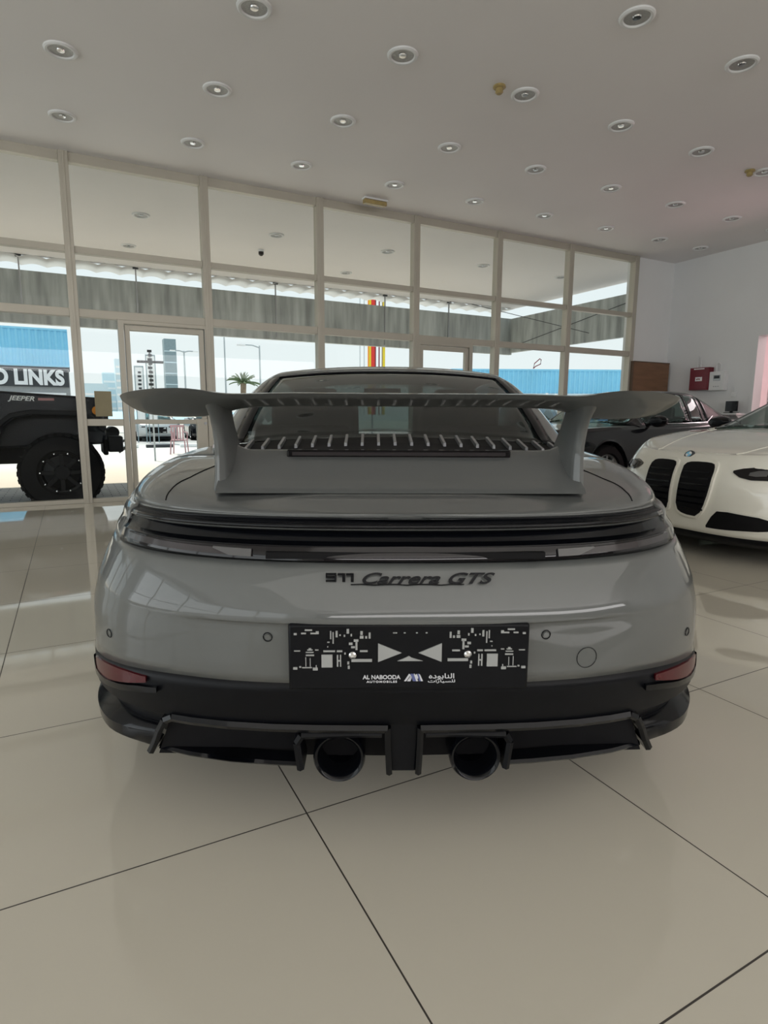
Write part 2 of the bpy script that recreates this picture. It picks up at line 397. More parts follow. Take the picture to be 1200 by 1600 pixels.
# ================================================================== room shell
XL, XR, YB, YW, ZC = -7.0, 10.07, -8.0, 7.79, 3.83
MB().box(XL-.2, XR+3.6, YB-.2, YW+.02, -.12, 0).build('floor', M['floor'], kind='structure', smooth=False)
MB().box(XL-.2, XR+.2, YB-.2, YW+.06, ZC, ZC+.15).build('ceiling', M['ceiling'], kind='structure', smooth=False)
MB().box(9.09, XR+.2, YW, YW+.2, 0, ZC).build('wall_front', M['wall'], kind='structure', smooth=False)
w = MB()
w.box(XR, XR+.2, 6.14, YW, 0, ZC); w.box(XR, XR+.2, 4.9, 6.14, 2.38, ZC); w.box(XR, XR+.2, YB, 4.9, 0, ZC)
w.build('wall_right', M['wall'], kind='structure', smooth=False)
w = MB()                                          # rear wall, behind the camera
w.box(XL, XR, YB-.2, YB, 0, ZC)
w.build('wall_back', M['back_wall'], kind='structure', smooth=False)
w = MB(); w.box(XL-.2, XL, YB, YW, 0, .3); w.box(XL-.2, XL, YB, YW, 3.6, ZC); w.box(XL-.2, XL, YB, -6.2, .3, 3.6); w.box(XL-.2, XL, 6.2, YW, .3, 3.6)
w.build('wall_left', M['wall'], kind='structure', smooth=False)
# room seen through the doorway in the right wall
w = MB(); w.box(XR+.2, XR+3.4, 7.6, 7.7, 0, 3.4); w.box(XR+3.4, XR+3.5, 2.5, 7.7, 0, 3.4); w.box(XR+.2, XR+3.4, 2.4, 2.5, 0, 3.4); w.box(XR+.2, XR+3.5, 2.4, 7.7, 3.4, 3.5)
w.build('wall_side_room', M['pinkwall'], kind='structure', smooth=False)
MB().box(XR-.012, XR+.21, 6.10, 6.16, 0, 2.36).box(XR-.012, XR+.21, 4.88, 4.94, 0, 2.36).box(XR-.012, XR+.21, 4.88, 6.16, 2.36, 2.42).build('trim_1', M['wall'], kind='structure', smooth=False)
MB().box(XR-.015, XR, 6.16, YW, 0, .1).build('baseboard_right', M['ceiling'], kind='structure', smooth=False)

def glazed_bay(idx, x0, x1, rows, axis='x', wall=YW, last=False):
    """one bay: mullion on its left, head, transoms; panes between"""
    def B(mb, a0, a1, d0, d1, z0, z1):
        return mb.box(a0, a1, wall+d0, wall+d1, z0, z1) if axis == 'x' else mb.box(wall+d0, wall+d1, a0, a1, z0, z1)
    fr = MB(); h = .048
    B(fr, x0-h, x0+h, -.05, .07, 0, ZC); B(fr, x0-.012, x0+.012, -.056, -.05, 0, ZC)
    if last: B(fr, x1-h, x1+h, -.05, .07, 0, ZC)
    B(fr, x0+h, x1-h, -.03, .06, ZC-.10, ZC); B(fr, x0+h, x1-h, -.03, .06, 2.80, 2.87); B(fr, x0+h, x1-h, -.035, .06, 2.115, 2.205)
    B(fr, x0+h, x1-h, -.03, .06, 0, .05)
    o = fr.build('window_%d' % idx, M['frame'], kind='structure', smooth=False, bevel=.004)
    for z0, z1 in rows:
        p = MB(); B(p, x0+h, x1-h, .01, .018, z0, z1); p.build('pane', M['pane'], o, smooth=False)
    return o
UP = [(2.87, ZC-.10), (2.205, 2.80)]
xs = [.12+1.476*k for k in range(-5, 6)]+[9.045]
def door_bay(n, x0, x1, doorx0, doorx1, left_side):
    # frame of the doorway inside a bay: side light with a middle rail, door leaf
    d = MB(); h = .048
    ja, jb = max(doorx0-.06, x0+h), min(doorx1+.06, x1-h)
    d.box(ja, doorx0, YW-.05, YW+.07, 0, 2.115); d.box(doorx1, jb, YW-.05, YW+.07, 0, 2.115); d.box(doorx0, doorx1, YW-.05, YW+.07, 2.07, 2.115)
    sl = (x0+h, doorx0-.06) if left_side else (doorx1+.06, x1-h)
    if not left_side: pass
    d.box(sl[0], sl[1], YW-.03, YW+.06, .90, .98)
    o = d.build('door_%d' % n, M['frame'], kind='structure', smooth=False, bevel=.004)
    MB().box(sl[0], sl[1], YW+.01, YW+.018, .98, 2.115).build('pane', M['pane'], o, smooth=False)
    MB().box(sl[0], sl[1], YW+.01, YW+.018, .05, .90).build('pane', M['pane'], o, smooth=False)
    lf = MB(); a, b = doorx0+.008, doorx1-.008; y0, y1 = YW-.03, YW+.03
    lf.box(a, a+.055, y0, y1, .01, 2.06); lf.box(b-.055, b, y0, y1, .01, 2.06); lf.box(a+.055, b-.055, y0, y1, 2.0, 2.06); lf.box(a+.055, b-.055, y0, y1, .92, .975); lf.box(a+.055, b-.055, y0, y1, .01, .12)
    lo = lf.build('door_leaf', M['frame'], o, smooth=False, bevel=.004)
    MB().box(a+.055, b-.055, YW-.004, YW+.004, .975, 2.0).box(a+.055, b-.055, YW-.004, YW+.004, .12, .92).build('glass', M['pane'], lo, smooth=False)
    return o, lo
o1, lf1 = door_bay(1, .12, 1.596, .62, 1.535, True)
MB().box(1.40, 1.53, YW-.05, YW+.045, .30, .985).build('lock_box', M['frame'], lf1, bevel=.006, smooth=False)
MB().lathe([(.0, 0), (.018, 0), (.018, -.02), (0, -.02)], (1.50, YW-.05, .93), 'y', 12).build('lock_cylinder', M['alu'], lf1)
o2, lf2 = door_bay(2, 4.548, 6.024, 4.62, 5.50, False)
for i in range(len(xs)-1):
    rows = list(UP)
    if i not in (5, 8): rows.append((.05, 2.115))
    glazed_bay(i+1, xs[i], xs[i+1], rows, last=(i == len(xs)-2))
# unseen glazing of the left side, added to let more light in
for k in range(5):
    fr = MB(); y0 = -6.2+2.48*k; fr.box(XL-.12, XL, y0-.05, y0+.05, .3, 3.6); fr.box(XL-.1, XL-.02, y0+.05, y0+2.43, 2.1, 2.18)
    fr.build('window_%d' % (30+k), M['frame'], kind='structure', smooth=False)

# ================================================================== the grey sports car
def rad(d): return d*pi/180
car = thing('sports_car', (0, 0, 0), 0, 'light grey sports coupe seen from behind with a big rear wing, in the foreground', 'car')
yw = radians(1.3)-HD
cx, cyy = .049, 1.20
car.location = (cx*cos(HD)+cyy*sin(HD), -cx*sin(HD)+cyy*cos(HD), 0); car.rotation_euler = (0, 0, yw)
G = M['grey_paint']
rows = [(.235, .86, 3.6, .16, .06), (.30, .895, 3.5, .12, .03), (.338, .90, 3.4, .105, .02), (.344, .902, 3.4, .052, .01), (.40, .905, 3.25, .032, 0), (.457, .906, 3.1, .022, 0),
        (.50, .914, 3.0, .014, 0), (.55, .912, 2.92, .006, .01), (.585, .905, 2.88, .002, .02), (.60, .902, 2.86, -.001, .03), (.615, .90, 2.84, .0, .05), (.65, .89, 2.8, .012, .09), (.69, .878, 2.75, .028, .14), (.722, .866, 2.7, .046, .19),
        (.728, .864, 2.7, .040, .20), (.757, .858, 2.68, .055, .25), (.763, .856, 2.68, .082, .26), (.786, .850, 2.66, .098, .30), (.792, .846, 2.65, .072, .31), (.802, .842, 2.64, .078, .33), (.806, .838, 2.63, .108, .34), (.817, .825, 2.6, .100, .38)]
zrail = [(0, .817), (.3, .806), (.6, .80), (1.1, .82), (1.6, .83), (2.6, .84), (3.3, .80), (3.9, .72), (4.3, .66), (4.5, .62)]
zc = [(0, .817), (.1, .817), (.2, .838), (.3, .852), (.4, .866), (.6, .90), (.8, .932), (1.2, .95), (2.8, .93), (3.3, .86), (3.7, .78), (4.1, .68), (4.4, .60), (4.52, .56)]
zcr = [(0, .817), (.1, .818), (.2, .829), (.3, .842), (.45, .862), (.6, .880), (.8, .900), (1.1, .916), (1.4, .908), (2.0, .88), (2.8, .86), (3.3, .85), (3.6, .845), (4.0, .78), (4.3, .70), (4.52, .63)]
P = Shell(rows, 4.52, 1.0, 1.0, 2.3, zrail, [(1.06, .40, .355), (3.51, .39, .345)], .13, N=190, zc=zc, zcr=zcr,
          notch=lambda x, z: (1-min(1, max(0, (x-.33)/.16))**2)*li([(.47, 0), (.52, .006), (.594, .012), (.599, 0), (.605, -.002), (.64, 0)], z),
          bulge=lambda y, z: .02*math.exp(-((y-1.0)/.38)**2)*max(0, 1-((z-.55)/.25)**2)-.035*math.exp(-((y-2.3)/.6)**2))
def drop(z, x, y):
    if z > .52 or z < .36: return 0
    t = min(1, max(0, (x-.45)/.45)); return -.062*t*t*(1-abs(z-.457)/.12 if abs(z-.457) < .12 else 0)
P.band('lower_bumper', M['black_satin'], car, [.235, .27, .30, .338, .344, .37, .40, .43, .457], drop=drop, j1=62)
P.band('side_sill', M['black_satin'], car, [.20, .235, .27, .30], j0=62)
jl = P.jx(.757, .715)
P.band('rear_bumper', G, car, [.457, .48, .50, .525, .55, .57, .585, .592, .595, .598, .60, .607, .615, .632, .65, .67, .69, .706, .722], drop=drop, j1=62)
P.band('side_panel', G, car, [.30, .344, .40, .457, .48, .50, .525, .55, .57, .585, .60, .615, .65, .69, .722], j0=62)
P.band('light_recess', M['black_gloss'], car, [.722, .728, .74, .757, .763, .775, .786, .792], j1=jl)
P.band('lip_strip', G, car, [.792, .797, .802], j1=jl)
P.band('lid_gap', M['black_satin'], car, [.802, .806, .812], j1=jl)
P.band('lid_edge', G, car, [.812, .817], j1=jl)
P.band('shoulder', G, car, [.722, .735, .75, .763, .775, .792, .802, .817], j0=jl)
cab = Cabin(zr=[(.76, .962), (.8, .967), (1.0, 1.06), (1.2, 1.14), (1.4, 1.203), (1.5, 1.228), (1.75, 1.266), (2.0, 1.286), (2.3, 1.293), (2.6, 1.283), (2.8, 1.25), (3.0, 1.17), (3.2, 1.06), (3.45, .90)],
            zb=[(.76, .925), (.8, .922), (1.2, .92), (2.0, .89), (3.0, .88), (3.45, .85)],
            wg=[(.76, .585), (.8, .60), (1.2, .70), (1.7, .77), (2.2, .80), (2.8, .80), (3.2, .76), (3.45, .70)],
            xe=[(.76, .535), (.8, .54), (1.2, .525), (1.5, .51), (2.0, .52), (2.7, .53), (3.0, .58), (3.45, .64)])
P.deck('engine_lid', G, car, 0, .80, None)
P.deck('fender', G, car, .79, 3.36, s0=lambda y: pw(cab.wg, y)-.012)
P.deck('bonnet', G, car, 3.34, 4.53, None)
cab.patch('rear_window', M['tint'], car, 0, .565, .80, 1.50, nq=14, ny=14, off=-.004, solid=.005, label='dark tinted rear window')
# black border of the rear window
sl = MB()
for sd in (1, -1):
    sl.grid([[cab.pt(sd*q, lerp(.785, 1.53, i/16)) for q in (.56, .58, .602)] for i in range(17)])
    sl.grid([[cab.pt(sd*.6*k/14, y) for k in range(15)] for y in (1.49, 1.51, 1.535)])
sl.build('window_seal', M['black_gloss'], car, solid=.006)
cab.patch('roof', G, car, 0, .70, 1.53, 2.80, nq=20, ny=14)
cab.patch('rear_pillar', G, car, .60, 1, .765, 1.56, nq=14, ny=14)
cab.patch('rear_pillar', G, car, .70, 1, 1.55, 1.80, nq=12, ny=6)
cab.patch('side_window', M['carglass'], car, .70, .98, 1.80, 2.95, nq=10, ny=10, solid=.004)
cab.patch('front_pillar', G, car, .60, .72, 2.80, 3.42, nq=4, ny=8)
cab.patch('front_pillar', G, car, .72, 1, 2.95, 3.10, nq=6, ny=3)
cab.patch('front_pillar', G, car, .72, 1, 3.10, 3.42, nq=6, ny=3)
cab.patch('windscreen', M['carglass'], car, 0, .60, 2.80, 3.42, nq=12, ny=10, off=-.003, solid=.004)
# cabin fittings behind the glass
MB().box(-.66, .66, .85, 3.9, .30, .42).box(-.60, .60, .80, 1.25, .42, .86).build('cabin_floor', M['black_matt'], car, smooth=False)
MB().prism([(3.0, .42), (3.5, .42), (3.46, .84), (3.30, .90), (3.0, .88)], -.66, .66, 'x').build('dashboard', M['black_matt'], car, smooth=False, bevel=.02)
for sx in (-.36, .36):
    st = MB(); st.prism([(2.02, .40), (2.50, .40), (2.50, .55), (2.15, .58), (1.98, 1.02), (1.90, 1.10), (1.86, 1.08), (1.88, .70)], sx-.22, sx+.22, 'x')
    st.box(sx-.11, sx+.11, 1.88, 1.98, 1.04, 1.17); st.build('seat', M['seat'], car, bevel=.03)
for sx in (-.36, .36):
    MB().prism([(1.25, .6), (1.55, .6), (1.40, .98), (1.33, 1.0), (1.27, .96)], sx-.2, sx+.2, 'x').build('rear_seat', M['seat'], car, bevel=.03)
MB().box(-.12, .12, 2.76, 2.79, 1.16, 1.21).build('rear_view_mirror', M['black_gloss'], car, bevel=.008)
# louvres between glass and spoiler base
def gw(y): return li([(.45, .462), (.56, .50), (.79, .548)], y)
def gz(x, y):
    W_ = min((abs(c[1]-y), c[0]) for c in P.contour(P.ztop) if c[1] < 2)[1]
    return max(P.T(x/W_, y)+.006, li([(.45, .925), (.62, .934), (.67, .941), (.79, .964)], y)-.028*(x/.55)**2)
lv = MB()
for sd in (1, -1):
    lv.grid([[(sd*gw(y)*k/14, y, gz(sd*gw(y)*k/14, y)) for k in range(15)] for y in (.45, .52, .6, .7, .79)])
lvo = lv.build('engine_grille', M['black_matt'], car, solid=.01)
for k in range(-10, 11):
    x = k*.0515; q = (x/.555)**2
    f = MB(); a = [(x*gw(y)/.548, y, gz(x*gw(y)/.548, y)+.010) for y in (.665, .70, .74, .785)]
    f.grid([[(x+dx, p[1], p[2]+dz) for dx, dz in ((-.005, -.02), (-.004, .002), (.004, .002), (.005, -.02))] for p in a], cap=True)
    f.build('louvre_fin', M['alu'], lvo)
# spoiler base between the posts
def ped(x):
    a = abs(x); e = max(0, (a-.40)/.085); e = e*e
    up = .055*min(e, 1)
    return [(x, .245, .846), (x, .262, .857), (x, .30, .867), (x, .335, .882), (x, .375, .908), (x, .405, .928+up*.4), (x, .422, .9395+up*.8), (x, .438, .9415+up), (x, .46, .936+up), (x, .56, .925+up*.3), (x, .62, .90), (x, .62, .86)]
st = [(-1+2*k/48) for k in range(49)]; st = [.485*(abs(k)**.8)*(1 if k > 0 else -1) for k in st]
pm = MB(); pm.grid([[(p[0]*li([(.24, .935), (.40, .975), (.45, 1.0)], p[1]), p[1], p[2]) for p in ped(x)] for x in st], closeu=True, cap=True)
pm.build('spoiler_base', G, car, sharp=45)
MB().box(-.300, .300, .398, .425, .921, .943).build('brake_light', M['smoke'], car, bevel=.004)
MB().box(-.285, .285, .394, .400, .928, .937).build('brake_light_lens', M['lens_grey'], car)
# wing
ws = [(0, .15, 1.081, .40, 1.070, .020), (.25, .15, 1.081, .40, 1.070, .020), (.385, .15, 1.078, .40, 1.066, .020), (.42, .15, 1.081, .40, 1.060, .021), (.46, .15, 1.088, .40, 1.050, .023),
      (.50, .15, 1.091, .40, 1.041, .024), (.56, .165, 1.090, .395, 1.037, .022), (.61, .185, 1.086, .385, 1.038, .020), (.645, .21, 1.081, .37, 1.043, .017), (.666, .24, 1.076, .35, 1.051, .013), (.678, .275, 1.070, .32, 1.062, .008)]
def wst(x):
    return [pw([(w[0], w[k]) for w in ws], abs(x)) for k in range(1, 6)]
wr = []
for k in range(-44, 45):
    x = .678*sin(k/44*pi/2); a, b, c, d, t = wst(x); top = []; bot = []
    for i in range(13):
        u = i/12; th = t*(.12+1.5*sqrt(max(0, u))*(1-u)**.0*(1-u**6)**.5 if u < 1 else 0); cam_ = .006*sin(pi*u)
        y = lerp(a, c, u); z = lerp(b, d, u)
        top.append((x, y, z+.35*th*.6+cam_)); bot.append((x, y, z-.65*th+cam_*.2))
    wr.append(top+bot[-2:0:-1])
wm = MB(); wm.grid(wr, closeu=True, cap=True); wing = wm.build('rear_wing', G, car, sharp=50)
for sd in (-1, 1):
    pr = []
    for z, xc, y0, y1, th in ((.84, .458, .30, .58, .060), (.87, .457, .305, .56, .056), (.92, .457, .31, .53, .048), (.96, .458, .31, .50, .044), (1.0, .459, .30, .46, .042), (1.025, .459, .285, .44, .042), (1.045, .458, .26, .42, .045), (1.062, .455, .24, .40, .056)):
        ring = []
        for k in range(20):
            t = 2*pi*k/20; cx_ = cos(t); sx_ = sin(t)
            ring.append((sd*xc+th/2*sx_*abs(sx_)**(-.3) if abs(sx_) > 1e-6 else sd*xc, (y0+y1)/2+(y1-y0)/2*cx_, z))
        pr.append(ring)
    MB().grid(pr, True, True).build('wing_post', G, wing, sharp=45)
# light bar, lenses
P.patch('light_bar', M['smoke'], car, [(x/100, .7255, lerp(.756, .748, min(1, abs(x)/66))) for x in range(-66, 67, 3)], off=.003, thick=.02, nz=3)
for sd in (-1, 1):
    xs_ = [.37+.022*k for k in range(15)]
    lb = P.patch('tail_light_lens', M['lens_grey'], car, [(sd*x, .733, .746) for x in (xs_ if sd > 0 else xs_[::-1])], off=.008, thick=.012, nz=3)
    P.patch('reflector_block', M['lens_block'], car, [(sd*x, a, .747) for x, a in ([(.335, .732), (.36, .732), (.385, .732), (.425, .744)] if sd > 0 else [(.425, .744), (.385, .732), (.36, .732), (.335, .732)])], off=.009, thick=.01, nz=2)
    # red reflector at the corner
    z0 = [(.595, .430, .446), (.65, .415, .444), (.70, .402, .440), (.745, .390, .433), (.775, .386, .426), (.795, .388, .418)]
    if sd < 0: z0 = z0[::-1]
    P.patch('corner_reflector', M['redlens'], car, [(sd*a, b-.008, c-.010) for a, b, c in z0], off=.008, thick=.02, nz=3, dense=2)
    z1 = [(.565, .405, .418), (.62, .395, .410), (.68, .380, .396), (.74, .368, .384), (.79, .364, .380), (.815, .37, .40)]
    if sd < 0: z1 = z1[::-1]
    P.patch('reflector_trim', M['black_gloss'], car, [(sd*a, b, c) for a, b, c in z1], off=.012, thick=.03, nz=2, dense=2)
MB().box(-.30, .30, .045, .060, .7305, .7445).build('light_bar_inset', M['black_matt'], car)
# raised badge letters on the bumper
bz = .692
def by(x, z=bz): return P.fy(x, z)-.004
bd = MB()
def seg(x0, x1, z0, z1): bd.box(x0, x1, by((x0+x1)/2)-.003, by((x0+x1)/2)+.004, z0, z1)
zb0, zb1 = .6855, .703; h = (zb1-zb0); q = .0032
x = -.171; seg(x, x+.022, zb1-q, zb1); seg(x, x+.022, zb0+h*.42, zb0+h*.42+q); seg(x, x+q, zb0+h*.42, zb1); seg(x+.022-q, x+.022, zb0, zb1); seg(x, x+.022, zb0, zb0+q)
for x in (-.146, -.128):
    seg(x+.010, x+.016, zb0, zb1); seg(x, x+.012, zb1-q, zb1)
bd.build('number_badge', M['black_satin'], car)
text_mesh('script_badge', 'Carrera GTS', .033, M['black_satin'], car, (.037, by(.06, .690)-.002, .6925), (pi/2-.4, 0, 0), shear=.45, sx=1.58, bold=.0006, depth=.002)
sw = MB(); sw.tube([(-.118+.24*t/10, by(-.1+.2*t/10, .684)-.003, .6812+.0012*sin(t*2.2)) for t in range(11)], .0013, 6); sw.build('script_underline', M['black_satin'], car)
# parking sensors and tow-eye cover
def ring_on(x, z, r, name, mt=M['black_satin'], w=.0012):
    y0 = P.fy(x, z); m = MB(); n = 28; mid = []
    for k in range(n+1):
        t = 2*pi*k/n; xx, zz = x+r*cos(t), z+r*sin(t); mid.append((xx, P.fy(xx, zz)-.0012, zz))
    m.tube(mid, w, 6); return m.build(name, mt, car)
for sx, sz in ((-.297, .563), (.305, .566)):
    ring_on(sx, sz, .0095, 'parking_sensor'); MB().lathe([(0, -.003), (.006, -.003), (.007, .001), (0, .002)], (sx, P.fy(sx, sz), sz), 'y', 16).build('sensor_face', G, car)
for sx in (-.715, .715): ring_on(sx, .505, .0095, 'parking_sensor')
ring_on(.404, .506, .0235, 'tow_eye_cover', w=.0007)
# number plate carrier with its printed cut-outs
pl = MB().box(-.250, .262, .000, .018, .453, .601).build('number_plate_carrier', M['black_satin'], car, bevel=.006)
U = .512/997
def px(X, Z): return (.006+(X-633.5)*U, .600-(Z-278)*U*.98)
def pr(mb, X0, X1, Z0, Z1):
    a, b = px(X0, Z0), px(X1, Z1); mb.box(a[0], b[0], -.0025, .002, b[1], a[1])
def pp(mb, pts): mb.prism([px(*p) for p in pts], -.0025, .002, 'y')
cu = MB()
pp(cu, [(505, 360), (505, 442), (602, 402)]); pp(cu, [(768, 360), (768, 442), (672, 402)]); pp(cu, [(585, 438), (622, 422), (632, 416), (644, 424), (690, 438)])
L_ = [(395, 480, 429, 441), (272, 317, 409, 465), (280, 328, 390, 397), (335, 358, 390, 397), (430, 462, 390, 397), (335, 341, 410, 462), (348, 353, 410, 462), (341, 348, 433, 439), (308, 313, 305, 340), (318, 323, 310, 360), (331, 339, 305, 332),
      (376, 386, 296, 316), (385, 400, 356, 366), (394, 410, 372, 380), (405, 424, 342, 352), (412, 420, 350, 388), (432, 442, 306, 322), (430, 445, 326, 338), (466, 474, 312, 338), (452, 460, 328, 338), (392, 398, 318, 328), (364, 370, 322, 330), (346, 352, 320, 326), (378, 386, 440, 452), (380, 388, 458, 472), (366, 372, 400, 408),
      (160, 185, 390, 394), (208, 240, 396, 400), (208, 242, 408, 414), (214, 236, 386, 390), (220, 230, 380, 386), (206, 209, 420, 462), (224, 227, 424, 462), (192, 232, 464, 468), (155, 172, 464, 474), (180, 188, 460, 466), (236, 256, 466, 478), (248, 252, 456, 466), (246, 260, 386, 390),
      (205, 235, 298, 304), (160, 172, 314, 322), (190, 210, 312, 318), (228, 262, 312, 318), (250, 262, 306, 312), (296, 306, 352, 356), (296, 300, 372, 376)]
for X0, X1, Z0, Z1 in L_:
    pr(cu, X0, X1, Z0, Z1); pr(cu, 1273-X1, 1273-X0, Z0-2, Z1-2)
for X in (566, 575, 610, 660, 700): pr(cu, X, X+8, 312, 316)
cu.build('carrier_cutouts', M['plate_grey'], pl, smooth=False)
for X, Z in ((400, 411), (876, 408)):
    a = px(X, Z); MB().lathe([(0, -.006), (.0045, -.007), (.008, -.004), (.0085, .002), (0, .003)], (a[0], 0, a[1]), 'y', 20).build('screw', M['chrome'], pl)
a = px(520, 507); text_mesh('dealer_name', 'AL NABOODA', .0125, M['plate_text'], pl, (a[0], -.0015, a[1]-.002), sx=.98, bold=.0003, depth=.0006)
a = px(521, 527); text_mesh('dealer_line', 'AUTOMOBILES', .0062, M['plate_text'], pl, (a[0], -.0015, a[1]-.002), sx=1.32, bold=.0002, depth=.0006, spacing=1.25)
a = px(770, 505); text_mesh('dealer_name_arabic', '\ufee9\ufea9\ufeee\ufe91\ufe8e\ufee8\ufedf\ufe8d', .0150, M['plate_text'], pl, (a[0], -.0015, a[1]-.001), sx=1.35, bold=.0002, depth=.0006)
a = px(770, 525); text_mesh('dealer_line_arabic', '\ufe95\ufe8d\ufead\ufe8e\ufef4\ufeb4\ufee0\ufedf', .0085, M['plate_text'], pl, (a[0], -.0015, a[1]-.002), sx=1.9, bold=.0001, depth=.0006)
lg = MB(); lb_ = MB()
pp(lg, [(614, 528), (622, 528), (640, 500), (634, 496)]); pp(lg, [(626, 528), (634, 528), (644, 512), (640, 506)]); pp(lg, [(640, 500), (646, 510), (640, 528), (634, 528)])
pp(lg, [(652, 496), (658, 496), (672, 528), (664, 528)]); pp(lg, [(660, 502), (666, 496), (672, 512), (670, 520)]); pp(lg, [(674, 496), (680, 500), (692, 528), (684, 528)])
pp(lb_, [(640, 496), (654, 496), (664, 528), (650, 528)]); pp(lb_, [(668, 496), (674, 496), (684, 528), (676, 528)])
lg.build('dealer_logo', M['plate_text'], pl, smooth=False); lb_.build('dealer_logo_blue', M['plate_blue'], pl, smooth=False)
# lower valance: frames, exhaust housings, tips
for sd in (-1, 1):
    MB().prism([(sd*.04, .225), (sd*.58, .236), (sd*.545, .338), (sd*.04, .334)], .125, .17, 'y').build('diffuser_panel', M['black_matt'], car, smooth=False)
def bar(mb, pts, hw, hd, yo):                     # flat bar along (x, z) points, front face at y=yo(x)
    for (x0, z0), (x1, z1) in zip(pts, pts[1:]):
        d = Vector((x1-x0, 0, z1-z0)).normalized(); n = Vector((-d.z, 0, d.x))*hw
        q = []
        for (x, z) in ((x0, z0), (x1, z1)):
            y = yo(x)
            q.append([(x+n.x, y+.006, z+n.z), (x, y, z), (x-n.x, y+.006, z-n.z), (x-n.x, y+hd, z-n.z), (x+n.x, y+hd, z+n.z)])
        mb.grid(q, True, True)
def vy(x): return P.fy(x, .35)-.012+0*x
for sd in (-1, 1):
    m = MB(); top = [(sd*x, .3375+.004*(x/.55)) for x in (.037, .12, .2, .3, .4, .48, .535)]
    bar(m, top, .0095, .06, vy); bar(m, [(sd*.535, .3415), (sd*.556, .330), (sd*.572, .300), (sd*.585, .268), (sd*.600, .240)], .0085, .06, vy)
    bar(m, [(sd*.037, .34), (sd*.036, .29), (sd*.033, .228)], .007, .07, vy)
    bar(m, [(sd*x, .2475-.012*(1-x/.58)) for x in (.58, .5, .4, .3, .245)], .006, .05, lambda x: vy(x)+.02)
    m.build('diffuser_frame', M['black_gloss'], car, sharp=40)
    h_ = MB(); bar(h_, [(sd*.235, .235), (sd*.243, .30), (sd*.232, .318), (sd*.10, .323), (sd*.05, .322)], .008, .08, lambda x: vy(x)+.006)
    h_.build('exhaust_housing', M['black_satin'], car, sharp=40)
    t = MB().lathe([(.046, .10), (.046, .012), (.050, -.002), (.056, -.004), (.0595, .004), (.060, .02), (.060, .13), (.0, .13)], (sd*.156+.009, .055, .262), 'y', 40, False).build('exhaust_tip', M['black_gloss'], car, sharp=60)
    MB().lathe([(0, .085), (.045, .085), (.045, .09), (0, .09)], (sd*.156+.009, .055, .262), 'y', 24).build('exhaust_baffle', M['black_matt'], t)
    # corner lip
    rows_ = []
    c = P.contour(.30)
    j0, j1 = P.jx(.30, .60), 56
    for j in range(j0, j1+1):
        x_, y_ = c[j]; u = (j-j0)/(j1-j0); e = .024*min(1, 5*u+.2)*min(1, (1-u)*6+.25); a_, b_ = c[max(j-1, 0)], c[j+1]
        dx, dy = b_[0]-a_[0], b_[1]-a_[1]; l = math.hypot(dx, dy); nx, ny = dy/l, -dx/l
        zt = lerp(.255, .258, u)-.01*sin(pi*u); zl = .214-.012*u
        rows_.append([(sd*(x_-.02*nx), y_-.02*ny, zt+.02), (sd*(x_+e*.3*nx), y_+e*.3*ny, zt+.008), (sd*(x_+e*nx), y_+e*ny, zt-.004), (sd*(x_+e*.9*nx), y_+e*.9*ny, zl+.006), (sd*(x_+e*.3*nx), y_+e*.3*ny, zl), (sd*(x_-.03*nx), y_-.03*ny, zl)])
    MB().grid(rows_, True, True).build('corner_lip', M['black_gloss'], car, sharp=45)
MB().box(-.55, .55, .22, .75, .21, .245).box(-.72, .72, .7, 3.9, .14, .30).build('underbody', M['black_matt'], car, smooth=False)
MB().prism([(-.028, .225), (.028, .225), (.034, .345), (-.034, .345)], .06, .16, 'y').build('centre_fin', M['black_satin'], car, smooth=False, bevel=.004)
for sd in (-1, 1):
    wheel(car, sd*.775, 1.06, .355, .28, sd, M['black_satin']); wheel(car, sd*.79, 3.51, .345, .25, sd, M['black_satin'])
    # seam between lid and fender
    c = P.contour(P.ztop); pts = []
    for j in range(P.N+1):
        xw, y = c[j]
        if .27 < y < .80:
            s_ = li([(.27, .985), (.34, .90), (.45, .79), (.60, .69), (.80, .63)], y); pts.append((sd*s_*xw, y, P.T(s_, y)+.0005))
    MB().tube(pts, .0016, 6).build('panel_gap', M['black_matt'], car)
    mm = MB(); mm.lathe([(0, -.06), (.05, -.055), (.07, -.02), (.072, .02), (.05, .06), (0, .07)], (0, 0, 0), 'y', 20)
    mm.v = [(sd*.93+v[0]*1.3, 2.95+v[1], .955+v[2]*.8) for v in mm.v]; mo = mm.build('door_mirror', G, car)
    MB().tube([(sd*.80, 2.95, .89), (sd*.90, 2.95, .93)], .018, 8).build('mirror_arm', M['black_satin'], mo)
